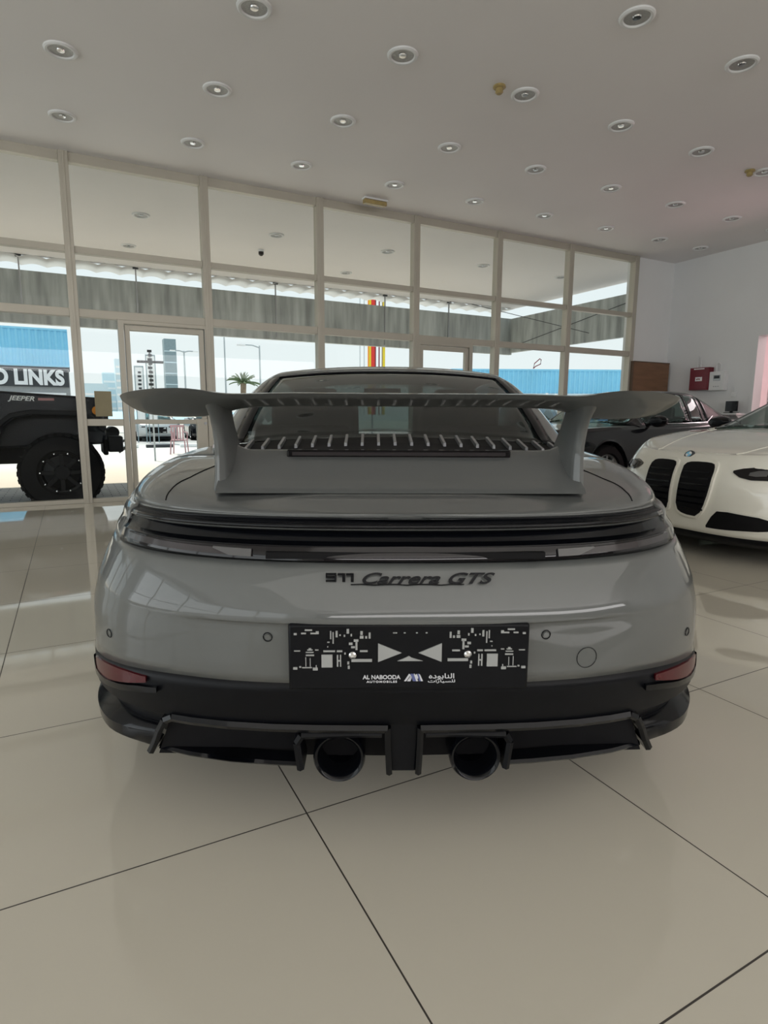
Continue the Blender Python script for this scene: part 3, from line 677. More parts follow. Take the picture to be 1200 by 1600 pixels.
# ================================================================== generic saloon / coupe
def gcar(root, Sh, cb, paint, glassm, ys, wheels, wr=.34, rimm='alu', zlow=.26, hi=True, cap_rows=None):
    """ys: bonnet end, roof front, roof back, rear glass end (y from the nose)"""
    lo = [r[0] for r in Sh.rows if r[0] <= zlow+1e-6]; up = [r[0] for r in Sh.rows if r[0] >= zlow-1e-6]
    up = [z for a, b in zip(up, up[1:]) for z in ((a, (a+b)/2) if hi else (a,))]+[up[-1]]
    Sh.band('skirt', M['black_satin'], root, lo); Sh.band('body', paint, root, up)
    y0, y1, y2, y3 = ys; L = Sh.L
    Sh.deck('bonnet', paint, root, 0, y0+.02, None, ns=16); Sh.deck('waist', paint, root, y0, y3, s0=lambda y: pw(cb.wg, y)-.012, ns=8)
    Sh.deck('boot_lid', paint, root, y3-.02, L, None, ns=16)
    se = cb.se
    cb.patch('windscreen', glassm, root, 0, se, y0, y1, nq=8, ny=10, solid=.004); cb.patch('rear_window', glassm, root, 0, se, y2, y3, nq=8, ny=8, solid=.004)
    cb.patch('roof', paint, root, 0, se+.1, y1, y2, nq=14, ny=12)
    for n, a, b in (('front_pillar', y0, y1), ('rear_pillar', y2, y3)): cb.patch(n, M['black_gloss'] if n[0] == 'f' and hi else paint, root, se, se+.1 if n[0] == 'f' else 1, a, b, nq=8, ny=10)
    cb.patch('quarter_panel', paint, root, se+.1, 1, lerp(y2, y3, -.12), y2, nq=6, ny=3)
    m_ = lerp(y1, y2, .52)
    for a, b in ((y0+.25, m_-.03), (m_+.03, lerp(y2, y3, -.12))): cb.patch('side_window', glassm, root, se+.1, .98, a, b, nq=8, ny=10, solid=.004)
    cb.patch('door_pillar', M['black_gloss'], root, se+.1, 1, m_-.03, m_+.03, nq=6, ny=1)
    cb.patch('front_pillar', paint, root, se+.1, 1, y0, y0+.25, nq=6, ny=3)
    w = pw(Sh.zrail, 2)
    MB().box(-.62, .62, .5, L-.4, .16, .30).box(-.62, .62, y0+.5, y3-.2, .3, w-.35).build('underbody', M['black_matt'], root, smooth=False)
    if hi:
        for sx in (-.36, .36):
            MB().box(sx-.22, sx+.22, m_+.05, m_+.2, .6, 1.02).box(sx-.1, sx+.1, m_+.08, m_+.18, 1.02, 1.18).build('seat', M['seat'], root, bevel=.03)
    for x, y in wheels:
        for sd in (-1, 1): wheel(root, sd*x, y, wr, .25, sd, M[rimm], spokes=10 if hi else 5)

# ---------------------------------------------------------------- white coupe with tall grilles, right
wc = thing('white_coupe', (4.04, 2.97, 0), radians(-93.9), 'white coupe with two tall black grilles facing left, at the right edge', 'car')
WP = M['white_paint']
B = Shell([(.12, .86, 3, .15, .2), (.16, .90, 3, .07, .1), (.20, .925, 3, .035, .05), (.26, .94, 3.0, .02, .03), (.40, .944, 2.9, .0, .0), (.48, .944, 2.85, .002, 0), (.55, .944, 2.8, .012, 0), (.62, .938, 2.7, .03, .01), (.68, .925, 2.6, .055, .02), (.72, .915, 2.5, .085, .03), (.745, .905, 2.45, .12, .05), (.76, .895, 2.4, .16, .06)],
          4.79, 1.1, 1.0, 2.4, [(0, .76), (.3, .79), (.6, .845), (1.2, .90), (2.5, .945), (4.2, .99), (4.79, .96)], [(.93, .38, .34), (3.79, .38, .34)], .12, N=130,
          zc=[(0, .76), (.16, .765), (.3, .805), (.6, .865), (1.2, .94), (1.5, .955), (4.1, 1.03), (4.79, 1.02)], zcr=[(0, .76), (.16, .765), (.3, .80), (.6, .862), (1.2, .925), (2.5, .97), (4.2, 1.02), (4.79, .99)], xcr=.78)
Bc = Cabin(zr=[(1.25, .95), (1.6, 1.10), (2.0, 1.27), (2.3, 1.35), (2.8, 1.39), (3.3, 1.36), (3.8, 1.24), (4.3, 1.06)], zb=[(1.25, .93), (2.5, .96), (4.3, 1.02)], wg=[(1.25, .74), (2.0, .80), (3, .80), (4.3, .66)], xe=[(1.25, .66), (2.2, .54), (3.3, .52), (4.3, .58)])
gcar(wc, B, Bc, WP, M['carglass'], (1.25, 2.2, 3.35, 4.3), ((.80, .93), (.81, 3.79)), .335, 'black_satin', zlow=.20)
for sd in (-1, 1):
    kd = [(.022, .39, .685), (.030, .345, .710), (.05, .322, .722), (.12, .305, .728), (.20, .303, .728), (.245, .34, .725), (.275, .40, .718), (.292, .47, .70), (.300, .54, .66)]
    ki = [(.036, .40, .68), (.05, .350, .701), (.08, .331, .710), (.13, .320, .713), (.195, .318, .713), (.235, .350, .710), (.262, .41, .702), (.278, .48, .68), (.284, .54, .65)]
    f = (lambda c: [(sd*a, b, d) for a, b, d in (c if sd > 0 else c[::-1])])
    B.patch('grille_surround', WP, wc, f(kd), off=.020, thick=.05, nz=8, dense=2)
    g_ = B.patch('kidney_grille', M['black_matt'], wc, f(ki), off=.023, thick=.03, nz=8, dense=2)
    for k in range(7):
        z = .365+.045*k; c = [(.045 if k else .06, z, z+.012), (.12, z, z+.012), (.20, z, z+.012), (.255+.003*k if k < 6 else .26, z, z+.012)]
        B.patch('grille_slat', M['black_gloss'], g_, f(c), off=.028, thick=.01, nz=2, dense=2)
    B.patch('lower_intake', M['black_matt'], wc, f([(.27, .245, .26), (.31, .245, .33), (.35, .245, .375), (.42, .248, .378), (.60, .262, .36), (.70, .28, .33), (.735, .305, .315)]), off=.008, thick=.03, nz=4, dense=5)
    B.patch('intake_frame', WP, wc, f([(.255, .232, .25), (.295, .230, .345), (.34, .230, .388), (.42, .234, .391), (.61, .248, .373), (.715, .265, .342), (.752, .295, .32)]), off=.005, thick=.02, nz=4, dense=4)
    hl = B.patch('headlight', M['smoke'], wc, f([(.40, .655, .668), (.45, .625, .685), (.52, .61, .697), (.62, .612, .708), (.72, .625, .715), (.80, .645, .718), (.835, .665, .715)]), off=.010, thick=.04, nz=8, dense=8)
    for x0 in (.50, .63): B.patch('headlight_lens', M['lens_block'], hl, f([(x0, .640, .660), (x0+.04, .635, .675), (x0+.09, .640, .680)]), off=.016, thick=.012, nz=3, dense=4)
    mm = MB(); mm.lathe([(0, -.07), (.06, -.06), (.085, -.01), (.08, .04), (.0, .06)], (0, 0, 0), 'y', 20); mm.v = [(sd*.99+v[0]*1.35, 1.72+v[1], .985+v[2]*.75) for v in mm.v]
    mo = mm.build('door_mirror', M['black_gloss'], wc); MB().tube([(sd*.82, 1.75, .93), (sd*.94, 1.73, .96)], .02, 8).build('mirror_arm', M['black_satin'], mo)
    cr = []
    for k in range(16):
        t = k/15; y = lerp(.18, 1.2, t); xw = B.contour(B.ztop)
        x = lerp(.34, .62, t); W_ = min((abs(c[1]-y), c[0]) for c in xw if c[1] < 2)[1]; cr.append((sd*x, y, B.T(x/W_, y)+.001))
    MB().tube(cr, .004, 6).build('bonnet_crease', WP, wc)
yb = .155; rb = MB().lathe([(0, -.012), (.036, -.010), (.041, 0), (.041, .01), (0, .01)], (0, 0, 0), 'y', 28)
Rb = Matrix.Translation((0, .125, .752)) @ Matrix.Rotation(radians(-40), 4, 'X'); rb.v = [tuple(Rb @ Vector(v)) for v in rb.v]
rbo = rb.build('round_badge', M['sign_dark'], wc)
for a0, mt in ((0, 'sign_white'), (90, 'blue'), (180, 'sign_white'), (270, 'blue')):
    q = MB(); q.prism([(0, 0)]+[(.024*cos(radians(a0+d)), .024*sin(radians(a0+d))) for d in range(0, 91, 15)], -.0135, -.009, 'y'); q.v = [tuple(Rb @ Vector(v)) for v in q.v]
    q.build('badge_quarter', M[mt], rbo, smooth=False)

# ---------------------------------------------------------------- black coupe behind it
bc = thing('black_coupe', (4.75, 6.05, 0), radians(-85), 'long black coupe standing behind the white coupe, near the brown board', 'car')
BP = M['black_paint']
C_ = Shell([(.14, .88, 3.5, .12, .12), (.20, .93, 3.5, .05, .05), (.30, .95, 3.5, .02, .02), (.45, .96, 3.5, .0, .0), (.60, .955, 3.5, .0, 0), (.70, .945, 3.4, .015, .01), (.78, .93, 3.3, .03, .02), (.86, .90, 3.2, .07, .05)],
          4.75, .9, .9, 3, [(0, .86), (1.0, .90), (2.0, .91), (3.3, .95), (4.0, 1.0), (4.75, .98)], [(.95, .39, .345), (3.75, .39, .345)], .14, N=110,
          zc=[(0, .86), (.5, .92), (1.5, .96), (4.0, 1.04), (4.75, 1.02)], zcr=[(0, .86), (.5, .90), (1.5, .93), (3.2, .97), (3.8, 1.02), (4.75, 1.0)])
Cc = Cabin(zr=[(1.6, .97), (2.0, 1.19), (2.35, 1.35), (2.7, 1.42), (3.1, 1.41), (3.5, 1.32), (3.9, 1.16), (4.2, 1.02)], zb=[(1.6, .93), (3, .95), (4.2, 1.01)], wg=[(1.6, .80), (2.6, .83), (4.2, .74)], xe=[(1.6, .68), (2.5, .58), (3.3, .56), (4.2, .60)])
gcar(bc, C_, Cc, BP, M['carglass'], (1.6, 2.45, 3.3, 4.2), ((.83, .95), (.83, 3.75)), .35, 'alu', zlow=.20)
for sd in (-1, 1):
    mm = MB(); mm.lathe([(0, -.07), (.07, -.06), (.095, -.01), (.09, .04), (.0, .06)], (0, 0, 0), 'y', 20); mm.v = [(sd*1.02+v[0]*1.3, 1.80+v[1], .985+v[2]*.8) for v in mm.v]
    mo = mm.build('door_mirror', M['black_gloss'], bc); MB().tube([(sd*.84, 1.83, .93), (sd*.96, 1.80, .96)], .022, 8).build('mirror_arm', M['black_satin'], mo)
    MB().tube([(sd*(pw(Cc.wg, y)+.012), y, pw(Cc.zb, y)+.012) for y in (1.9, 2.3, 2.7, 3.1, 3.3)]+[(sd*(pw(Cc.wg, 3.5)-.02), 3.5, 1.06)], .006, 6).build('chrome_trim', M['chrome'], bc)
    C_.patch('headlight', M['smoke'], bc, [(sd*a, .60, .74) for a in ((.42, .6, .78) if sd > 0 else (.78, .6, .42))], off=.006, thick=.03, nz=3, dense=3)
C_.patch('grille', M['black_matt'], bc, [(a/100, .60, .74) for a in range(-40, 41, 10)], off=.006, thick=.03, nz=3)

# ---------------------------------------------------------------- saloons outside
def small_car(name, loc, rz, paint, label, N=70, hi=False, gm='carglass', h=1.43):
    r = thing(name, loc, rz, label, 'car')
    k = h/1.43
    Sh = Shell([(.14, .84, 3, .12, .12), (.22, .88, 3, .03, .03), (.40, .90, 3, 0, 0), (.55, .90, 2.9, .01, .01), (.66, .88, 2.8, .04, .03), (.74, .86, 2.6, .10, .06)], 4.6, 1.0, .9, 2.8,
               [(0, .74), (.6, .82), (1.4, .92), (3, .97), (4.6, .98)], [(.9, .36, .32), (3.6, .36, .32)], .14, N=N,
               zc=[(0, .74), (.5, .86), (1.2, .96), (3.9, 1.04), (4.6, 1.02)], zcr=[(0, .74), (.5, .84), (1.2, .93), (4, 1.0), (4.6, .98)])
    cb = Cabin(zr=[(1.2, .96), (1.6, 1.18*k), (2.0, 1.36*k), (2.5, h), (3.0, 1.41*k), (3.6, 1.26*k), (4.1, 1.04)], zb=[(1.2, .93), (4.1, 1.0)], wg=[(1.2, .74), (2.4, .80), (4.1, .68)], xe=[(1.2, .62), (2.4, .52), (4.1, .56)])
    gcar(r, Sh, cb, paint, M[gm], (1.2, 2.1, 3.1, 4.1), ((.76, .9), (.76, 3.6)), .32, 'alu', zlow=.22, hi=hi)
    for sd in (-1, 1): Sh.patch('headlight', M['lens_grey'], r, [(sd*a, .60, .70) for a in ((.48, .62, .76) if sd > 0 else (.76, .62, .48))], off=.006, thick=.02, nz=2, dense=2)
    Sh.patch('grille', M['black_matt'], r, [(a/100, .36, .62) for a in range(-40, 41, 20)], off=.006, thick=.02, nz=3)
    return r
GZ = -.12
small_car('silver_saloon', (8.6, 9.3, GZ), radians(-32), M['silver_paint'], 'silver saloon parked outside, its windscreen showing between wing post and black coupe', hi=True)
small_car('parked_car', (3.3, 27.6, GZ), radians(-6), M['silver_paint'], 'pale car parked across the street, seen in the door glass left of the pink chair', N=50)
small_car('parked_car', (5.7, 27.9, GZ), radians(-4), M['black_paint'], 'dark car parked across the street, right of the pink chair', N=50)

# ---------------------------------------------------------------- black off-roader just outside the glass
jp = thing('off_road_vehicle', (-.13, 9.1, GZ), 0, 'black lifted off-road vehicle with huge knobbly tyre, outside the window at left', 'vehicle')
JP = M['jeep_paint']; Z0 = GZ
def jbox(mb, x0, x1, y0, y1, z0, z1): return mb.box(x0+.13, x1+.13, y0-9.1, y1-9.1, z0-Z0, z1-Z0)
b = MB(); b.prism([(-.95+.13, .62-Z0), (.36+.13, .66-Z0), (.39+.13, .8-Z0), (.37+.13, 1.20-Z0), (.28+.13, 1.245-Z0), (-.95+.13, 1.315-Z0)], 8.42-9.1, 9.78-9.1, 'y'); b.build('bonnet', JP, jp, bevel=.03)
b = MB(); jbox(b, -3.6, -.95, 8.30, 9.90, .52, 1.30); b.build('body', JP, jp, bevel=.03)
b = MB(); b.prism([(-3.6+.13, 1.30-Z0), (-1.15+.13, 1.30-Z0), (-1.45+.13, 1.84-Z0), (-3.55+.13, 1.86-Z0)], 8.40-9.1, 9.80-9.1, 'y'); b.build('hard_top', M['black_satin'], jp, bevel=.03)
b = MB(); b.prism([(-2.30+.13, 1.36-Z0), (-1.32+.13, 1.36-Z0), (-1.56+.13, 1.76-Z0), (-2.30+.13, 1.76-Z0)], 8.385-9.1, 8.40-9.1, 'y'); b.build('side_window', M['smoke'], jp, smooth=False)
b = MB(); jbox(b, -3.0, -.1, 8.7, 9.5, .42, .62); b.build('chassis', M['black_matt'], jp, smooth=False)
b = MB(); jbox(b, .37, .40, 8.46, 9.74, .72, 1.22); b.build('front_grille', M['black_satin'], jp, smooth=False)
for k in range(7):
    b = MB(); jbox(b, .40, .41, 8.82+.08*k, 8.86+.08*k, .80, 1.15); b.build('grille_slot', M['black_matt'], jp, smooth=False)
for yy in (8.62, 9.58):
    h_ = MB().lathe([(0, .04), (.07, .035), (.09, .0), (.09, -.02), (0, -.02)], (.40+.13, yy-9.1, 1.02-Z0), 'x', 24).build('headlight', M['lens_grey'], jp)
for yy0, yy1, s_ in ((7.98, 8.42, 1), (9.78, 10.2, -1)):          # flares: thick arched strips
    pts = [(-.86, .62), (-.74, .90), (-.60, 1.015), (-.40, 1.055), (.05, 1.045), (.22, .99), (.36, .84)]
    rows_ = []
    for i, (x, z) in enumerate(pts):
        a = Vector(pts[max(i-1, 0)]); c = Vector(pts[min(i+1, len(pts)-1)]); d = (c-a).normalized(); n = Vector((-d.y, d.x))*.03
        rows_.append([(x+.13+n.x, yy0-9.1, z+n.y-Z0), (x+.13-n.x, yy0-9.1, z-n.y-Z0), (x+.13-n.x, yy1-9.1, z-n.y-Z0), (x+.13+n.x, yy1-9.1, z+n.y-Z0)])
    MB().grid(rows_, True, True).build('fender_flare', M['black_satin'], jp, bevel=.01)
for xx, yy, sd in ((-.13, 8.18, -1), (-.13, 10.02, 1), (-2.85, 8.18, -1), (-2.85, 10.02, 1)):
    R_ = .465; cx_, cy_ = xx+.13, yy-9.1; h = .16
    t = MB().lathe([(.24, -h*.8), (.27, -h), (R_*.90, -h), (R_*.965, -h*.8), (R_*.965, h*.8), (R_*.90, h), (.27, h), (.24, h*.8)], (cx_, cy_, R_), 'y', 48, False).build('wheel', M['rubber'], jp)
    tr = MB()
    for k in range(32):
        Rm = Matrix.Translation((cx_, cy_, R_)) @ Matrix.Rotation(2*pi*k/32, 4, 'Y')
        tr.box(-.026, .026, -h*1.02, -h*.45, R_*.93, R_, Rm); tr.box(-.026, .026, h*.45, h*1.02, R_*.93, R_, Rm)
        Rm = Matrix.Translation((cx_, cy_, R_)) @ Matrix.Rotation(2*pi*(k+.5)/32, 4, 'Y'); tr.box(-.026, .026, -h*.4, h*.4, R_*.93, R_, Rm)
    tr.build('tread', M['rubber'], t, smooth=False)
    r_ = MB(); yo = cy_+sd*h*.75
    r_.lathe([(.245, .02*sd), (.25, 0), (.22, -.01*sd), (.20, -.05*sd), (.09, -.02*sd), (.08, .01*sd), (.0, .012*sd)], (cx_, yo, R_), 'y', 36, False)
    for k in range(8):
        Rm = Matrix.Translation((cx_, yo-.02*sd, R_)) @ Matrix.Rotation(2*pi*k/8, 4, 'Y'); r_.box(-.022, .022, -.02, .02, .07, .215, Rm)
    ro = r_.build('rim', M['black_satin'], t)
    for k in range(10):
        a = 2*pi*k/10; MB().lathe([(0, 0), (.010, 0), (.008, .012*sd), (0, .014*sd)], (cx_+.232*cos(a), yo, R_+.232*sin(a)), 'y', 8).build('rim_bolt', M['chrome'], ro)
b = MB(); jbox(b, .40, .58, 8.35, 9.85, .56, .76); jbox(b, .36, .42, 8.7, 9.5, .50, .70); b.build('front_bumper', M['black_satin'], jp, bevel=.02)
MB().lathe([(.0, -.22), (.075, -.22), (.075, .22), (0, .22)], (.62, -.2, .80-Z0), 'y', 20).build('winch', M['black_satin'], jp)
MB().tube([(.64, -.60, .66-Z0), (.74, -.62, .70-Z0), (.76, -.62, .62-Z0), (.66, -.60, .55-Z0)], .02, 8).build('tow_shackle', M['alu'], jp)
MB().tube([(-.85+.13, -.95, .44-Z0), (-2.3+.13, -.95, .44-Z0)], .04, 10).build('side_step', M['alu'], jp)
MB().lathe([(0, .02), (.05, .02), (.055, -.02), (0, -.02)], (.30+.13, -.695, 1.08-Z0), 'y', 16).build('side_marker', M['orange'], jp)
text_mesh('bonnet_decal', 'JEEPER', .075, M['sign_white'], jp, (-.50+.13, 8.405-9.1, 1.215-Z0), (pi/2, radians(2), 0), shear=.3, sx=1.2, bold=.002)
MB().box(-.33+.13, -.16+.13, -.700, -.680, 1.195-Z0, 1.225-Z0).build('decal_stripe', mat('faded_red_decal', (.45, .22, .22), .5, noise=.1), jp, smooth=False)

# ================================================================== ceiling fittings
def proto_light():
    r = thing('ceiling_downlight', (0, 0, 0))
    MB().lathe([(.088, -.004), (.095, -.016), (.110, -.018), (.121, -.010), (.123, .0), (.088, .0)], (0, 0, 0), 'z', 40, False).build('trim_ring', M['white_plain'], r)
    MB().lathe([(.0, -.0025), (.05, -.004), (.089, -.006), (.089, -.001), (0, -.001)], (0, 0, 0), 'z', 32).build('lens', M['led'], r)
    MB().lathe([(0, -.012), (.028, -.011), (.032, -.004), (0, -.003)], (0, 0, 0), 'z', 20).build('reflector', M['chrome'], r)
    return r
PL = proto_light(); first = True
ordn = ['leftmost', 'second from the left', 'third from the left', 'fourth from the left', 'fifth from the left', 'sixth from the left', 'seventh from the left', 'eighth from the left', 'ninth from the left']
rowsL = [(6.90, 'the row nearest the windows', [.13, 1.33, 2.52, 3.72, 4.92, 6.12, 7.33, 8.52, 9.53]), (5.73, 'the second row from the windows', [.13, 1.33, 2.52, 3.74, 4.92, 6.13, 7.33, 8.54, 9.56]),
         (4.54, 'the third row from the windows', [1.33, 2.51, 3.74, 4.94, 6.15, 7.28]), (3.365, 'the fourth row from the windows', [3.75, 4.96])]
for n, rn, L_ in rowsL:
    for i, a in enumerate(L_):
        o = PL if first else copy_tree(PL); first = False
        o.location = (a, n, ZC); tag(o, 'round recessed ceiling downlight, %s in %s' % (ordn[i], rn), 'ceiling light', 'showroom ceiling downlights')
SOF = 3.84
MB().box(-9, 10.6, YW+.08, 13.0, SOF, SOF+.15).build('ceiling_canopy', M['ceiling'], kind='structure', smooth=False)
for n, L_, rn in ((9.63, [1.09, 3.08, 5.06, 7.10, 9.05], 'inner row'), (11.4, [1.07, 5.06], 'outer row')):
    for i, a in enumerate(L_):
        o = copy_tree(PL); o.location = (a, n, SOF); tag(o, 'downlight in the canopy outside the windows, %s of the %s' % (ordn[i], rn), 'outdoor light', 'canopy downlights')
def detector(x, y, lab):
    r = thing('smoke_detector', (x, y, ZC), 0, lab, 'smoke detector')
    MB().lathe([(.052, 0), (.055, -.012), (.045, -.02), (0, -.02)], (0, 0, 0), 'z', 24).build('base', M['gold'], r)
    MB().lathe([(.030, -.02), (.034, -.05), (.022, -.062), (0, -.062)], (0, 0, 0), 'z', 20).build('sensor_head', M['gold'], r)
detector(3.46, 4.54, 'small yellowed detector on the ceiling left of a downlight, near the middle')
detector(7.10, 4.60, 'small brownish detector on the pink-tinted ceiling at far right')
el = thing('emergency_light', (3.73, 7.46, ZC), 0, 'yellowed emergency light box on the ceiling above the window head', 'emergency light')
MB().box(-.17, .17, -.05, .05, -.022, 0).build('back_plate', M['white_plain'], el, bevel=.004)
MB().box(-.16, .16, -.042, .042, -.075, -.022).build('diffuser', M['gold'], el, bevel=.01)
oc = thing('security_camera', (3.11, 10.6, SOF), 0, 'small dark camera hanging under the canopy outside', 'camera')
MB().lathe([(.05, 0), (.05, -.03), (.0, -.03)], (0, 0, 0), 'z', 16).build('mount', M['white_plain'], oc); MB().lathe([(.045, -.03), (.045, -.07), (.02, -.095), (0, -.1)], (0, 0, 0), 'z', 16).build('dome', M['smoke'], oc)

# ================================================================== things on the right side
br = thing('wooden_board', (9.53, 7.735, 0), 0, 'tall brown wooden board leaning flat on the wall beside the last window', 'board')
MB().box(-.485, .485, -.045, .045, 0, 2.03).build('panel', M['brown'], br, bevel=.004, smooth=False)
MB().box(-.488, -.47, -.05, .05, 0, 2.033).box(-.47, .487, -.05, .05, 2.015, 2.035).build('edge_band', mat('dark_brown_edge', (.10, .06, .035), .5, noise=.1), br, smooth=False)
fa = thing('fire_alarm_cabinet', (XR, 7.01, 1.71), 0, 'dark red fire alarm cabinet with a white label on the right wall', 'fire alarm cabinet')
MB().box(-.14, 0, -.18, .18, -.195, .195).build('cabinet', M['red_box'], fa, bevel=.006)
MB().box(-.148, -.14, -.165, .165, -.18, .15).build('door', M['red_box'], fa, bevel=.004)
MB().box(-.151, -.148, -.07, .06, -.04, .03).build('white_label', M['sign_white'], fa, smooth=False)
MB().box(-.1505, -.148, -.10, .10, .162, .178).build('top_label', M['sign_white'], fa, smooth=False)
for y_, z_ in ((.03, -.01), (.005, -.005), (-.02, -.008)): MB().box(-.1525, -.151, y_-.008, y_+.008, z_-.012, z_+.014).build('label_print', M['red_box'], fa, smooth=False)
MB().tube([(-.05, .10, .195), (-.05, .10, .40)], .010, 8).build('conduit', M['white_plain'], fa); MB().tube([(-.05, .04, .195), (-.05, .04, .36)], .010, 8).build('conduit', M['white_plain'], fa)
wb = thing('control_panel', (XR, 6.69, 1.66), 0, 'white control panel box right of the red fire alarm cabinet', 'control panel')
MB().box(-.12, 0, -.135, .135, -.16, .16).build('casing', M['white_plain'], wb, bevel=.006)
MB().box(-.124, -.12, -.07, .06, .0, .10).build('display', M['alu'], wb, smooth=False); MB().box(-.126, -.124, -.055, .045, .04, .09).build('screen', M['black_gloss'], wb, smooth=False)
for k in range(3): MB().box(-.126, -.12, -.05+.04*k, -.03+.04*k, -.10, -.085).build('button', M['alu'], wb, smooth=False)
MB().tube([(-.05, .06, .16), (-.05, .06, .28), (-.05, .02, .31), (-.05, -.02, .28), (-.05, -.02, .16)], .010, 8).build('conduit', M['white_plain'], wb)
so = thing('wall_socket', (XR, 6.42, 1.42), 0, 'small white socket on the right wall above the black box', 'socket')
MB().box(-.02, 0, -.04, .04, -.04, .04).build('plate', M['white_plain'], so, bevel=.004); MB().tube([(-.015, 0, .04), (-.015, 0, .14)], .006, 6).build('conduit', M['white_plain'], so)
ds = thing('wall_shelf', (9.93, 6.35, 1.08), 0, 'small white wall shelf carrying the black monitor on the right wall', 'shelf')
MB().box(-.14, .14, -.17, .17, 0, .03).build('board', M['white_plain'], ds, bevel=.004)
for y in (-.12, .12): MB().prism([(.14, 0), (-.08, 0), (.14, -.14)], y-.01, y+.01, 'y').build('bracket', M['white_plain'], ds, smooth=False)
mo = thing('monitor', (9.93, 6.36, 1.11), 0, 'small black monitor standing against the right wall beside the doorway', 'monitor')
MB().box(-.07, .07, -.09, .09, 0, .012).build('stand', M['black_satin'], mo); MB().box(-.015, .015, -.02, .02, .012, .06).build('neck', M['black_satin'], mo, smooth=False)
MB().box(-.02, .02, -.10, .10, .03, .20).build('screen', M['black_gloss'], mo, bevel=.004)
ac = thing('air_conditioner', (11.0, 5.98, 0), 0, 'white floor-standing air conditioner with dark louvres in the doorway', 'air conditioner')
MB().box(-.25, .25, -.3, .3, 0, 1.9).build('casing', M['white_plain'], ac, bevel=.02)
for k in range(9): MB().box(-.27, -.25, -.26, .26, 1.28+.065*k, 1.31+.065*k).build('louvre', M['sign_dark'], ac, smooth=False)
MB().box(-.258, -.25, -.2, .2, .3, 1.0).build('front_panel', M['ceiling'], ac, smooth=False)

# ================================================================== outside
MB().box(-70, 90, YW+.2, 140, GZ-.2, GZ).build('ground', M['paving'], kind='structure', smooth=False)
MB().box(-9, 10.1, YW+.02, YW+.22, GZ-.1, 0).build('trim_2', M['ceiling'], kind='structure', smooth=False)
# hanging fascia of the canopy and its return
MB().box(-9, 10.6, 13.0, 13.12, 2.665, 3.59).build('wall_fascia', M['fascia'], kind='structure', smooth=False)
MB().box(10.55, 10.67, 8.2, 13.12, 2.72, 3.59).build('wall_fascia_return', M['fascia'], kind='structure', smooth=False)
cr = MB(); rows_ = []
for k in range(0, 421):
    x = -9+.0466*k; z = 3.80+.045*abs(sin(k*pi/9)); rows_.append([(x, 12.9, z), (x, 13.5, z-.02)])
cr.grid(rows_); cr.build('trim_3', M['white_plain'], kind='structure', solid=.01)
for k, x in enumerate((-.63, 1.31, 4.09, 6.74, 8.53)):
    p = thing('canopy_hanger', (x, 12.96, 2.7), 0, 'thin dark steel hanger holding the canopy fascia, %s along the canopy' % ordn[k], 'steel post', 'hangers of the canopy fascia') if -1.5 < x < 10.5 else None
    if p:
        MB().box(-.012, .012, -.03, .0, 0, 1.14).build('post', M['alu'], p, smooth=False); MB().box(-.05, .05, -.05, .0, 1.10, 1.14).build('bracket', M['sign_dark'], p, smooth=False)
for i, (a, b_, lab) in enumerate((((9.2, 12.9, 3.83), (10.5, 10.2, 2.9), 'black cable crossing the canopy corner, steeper one'), ((10.5, 8.5, 3.5), (10.5, 12.9, 2.85), 'black cable crossing the canopy corner, flatter one'))):
    tag(MB().tube([a, b_], .008, 6).build('cable', M['sign_dark']), lab, 'cable')

def container(name, x0, x1, y0, y1, z0, z1, rz, label, c0=None):
    cxm, cym = (x0+x1)/2, (y0+y1)/2
    r = thing(name, (cxm, cym, z0), rz, label, 'container'); l = (x1-x0)/2; w_ = (y1-y0)/2; h_ = z1-z0
    poly = []; n = int(2*l/.28)
    for k in range(n*4+1):
        x = -l+2*l*k/(n*4); poly.append((x, -w_+(0 if k % 4 in (0, 1) else .06)))
    poly += [(l, w_), (-l, w_)]
    MB().prism(poly, 0, h_, 'z').build('body', M['blue'], r, smooth=False)
    MB().box(-l, l, -w_-.02, w_, h_, h_+.10).box(-l, l, -w_-.02, w_, -.0, .12).build('rail', M['blue'], r, smooth=False)
    return r
shop = thing('shop_building', (-4.6, 35.8, GZ), radians(0), 'low grey shop with big white lettering under the blue container, at left', 'building')
MB().box(-5, 4.7, -1, 4, 0, 3.40).build('wall', mat('shop_wall', (.35, .36, .36), .7, noise=.05), shop, smooth=False)
MB().box(-4.8, 4.66, -1.12, -1.0, 2.50, 3.34).build('sign_board', M['sign_dark'], shop, smooth=False)
text_mesh('sign_lettering', 'O LINKS', .98, M['sign_white'], shop, (2.92, -1.16, 2.91), bold=.045, sx=.84, depth=.03)
MB().box(-4.8, 4.5, -1.5, -1.0, 2.1, 2.2).build('awning', M['sign_white'], shop, smooth=False)
container('shipping_container', -9.5, .15, 35.0, 38.5, 3.38, 5.15, 0, 'light blue corrugated container on top of the shop with white lettering')
fn = container('corrugated_fence', 19.5, 33.0, 27.0, 27.6, GZ, 3.70, radians(-27), 'blue corrugated fence across the street, seen in the right windows')
MB().box(-6.75, 6.75, -.36, -.30, 2.42, 2.52).build('pale_rail', M['pale_blue'], fn, smooth=False); MB().box(-6.75, 6.75, -.35, -.30, 0, 2.42).build('lower_panel', mat('deeper_blue_steel', (.06, .25, .62), .5, noise=.1), fn, smooth=False)
sgn = MB()
for k, (a_, h0) in enumerate(((0, .45), (.22, .62), (.5, .4), (.74, .58), (.95, .62), (1.25, .35))): sgn.box(a_, a_+.13, -.04, 0, 0, h0); sgn.box(a_-.05, a_+.17, -.04, 0, h0*.4, h0*.55)
sgn.box(-.3, 1.5, -.03, 0, -.12, -.0)
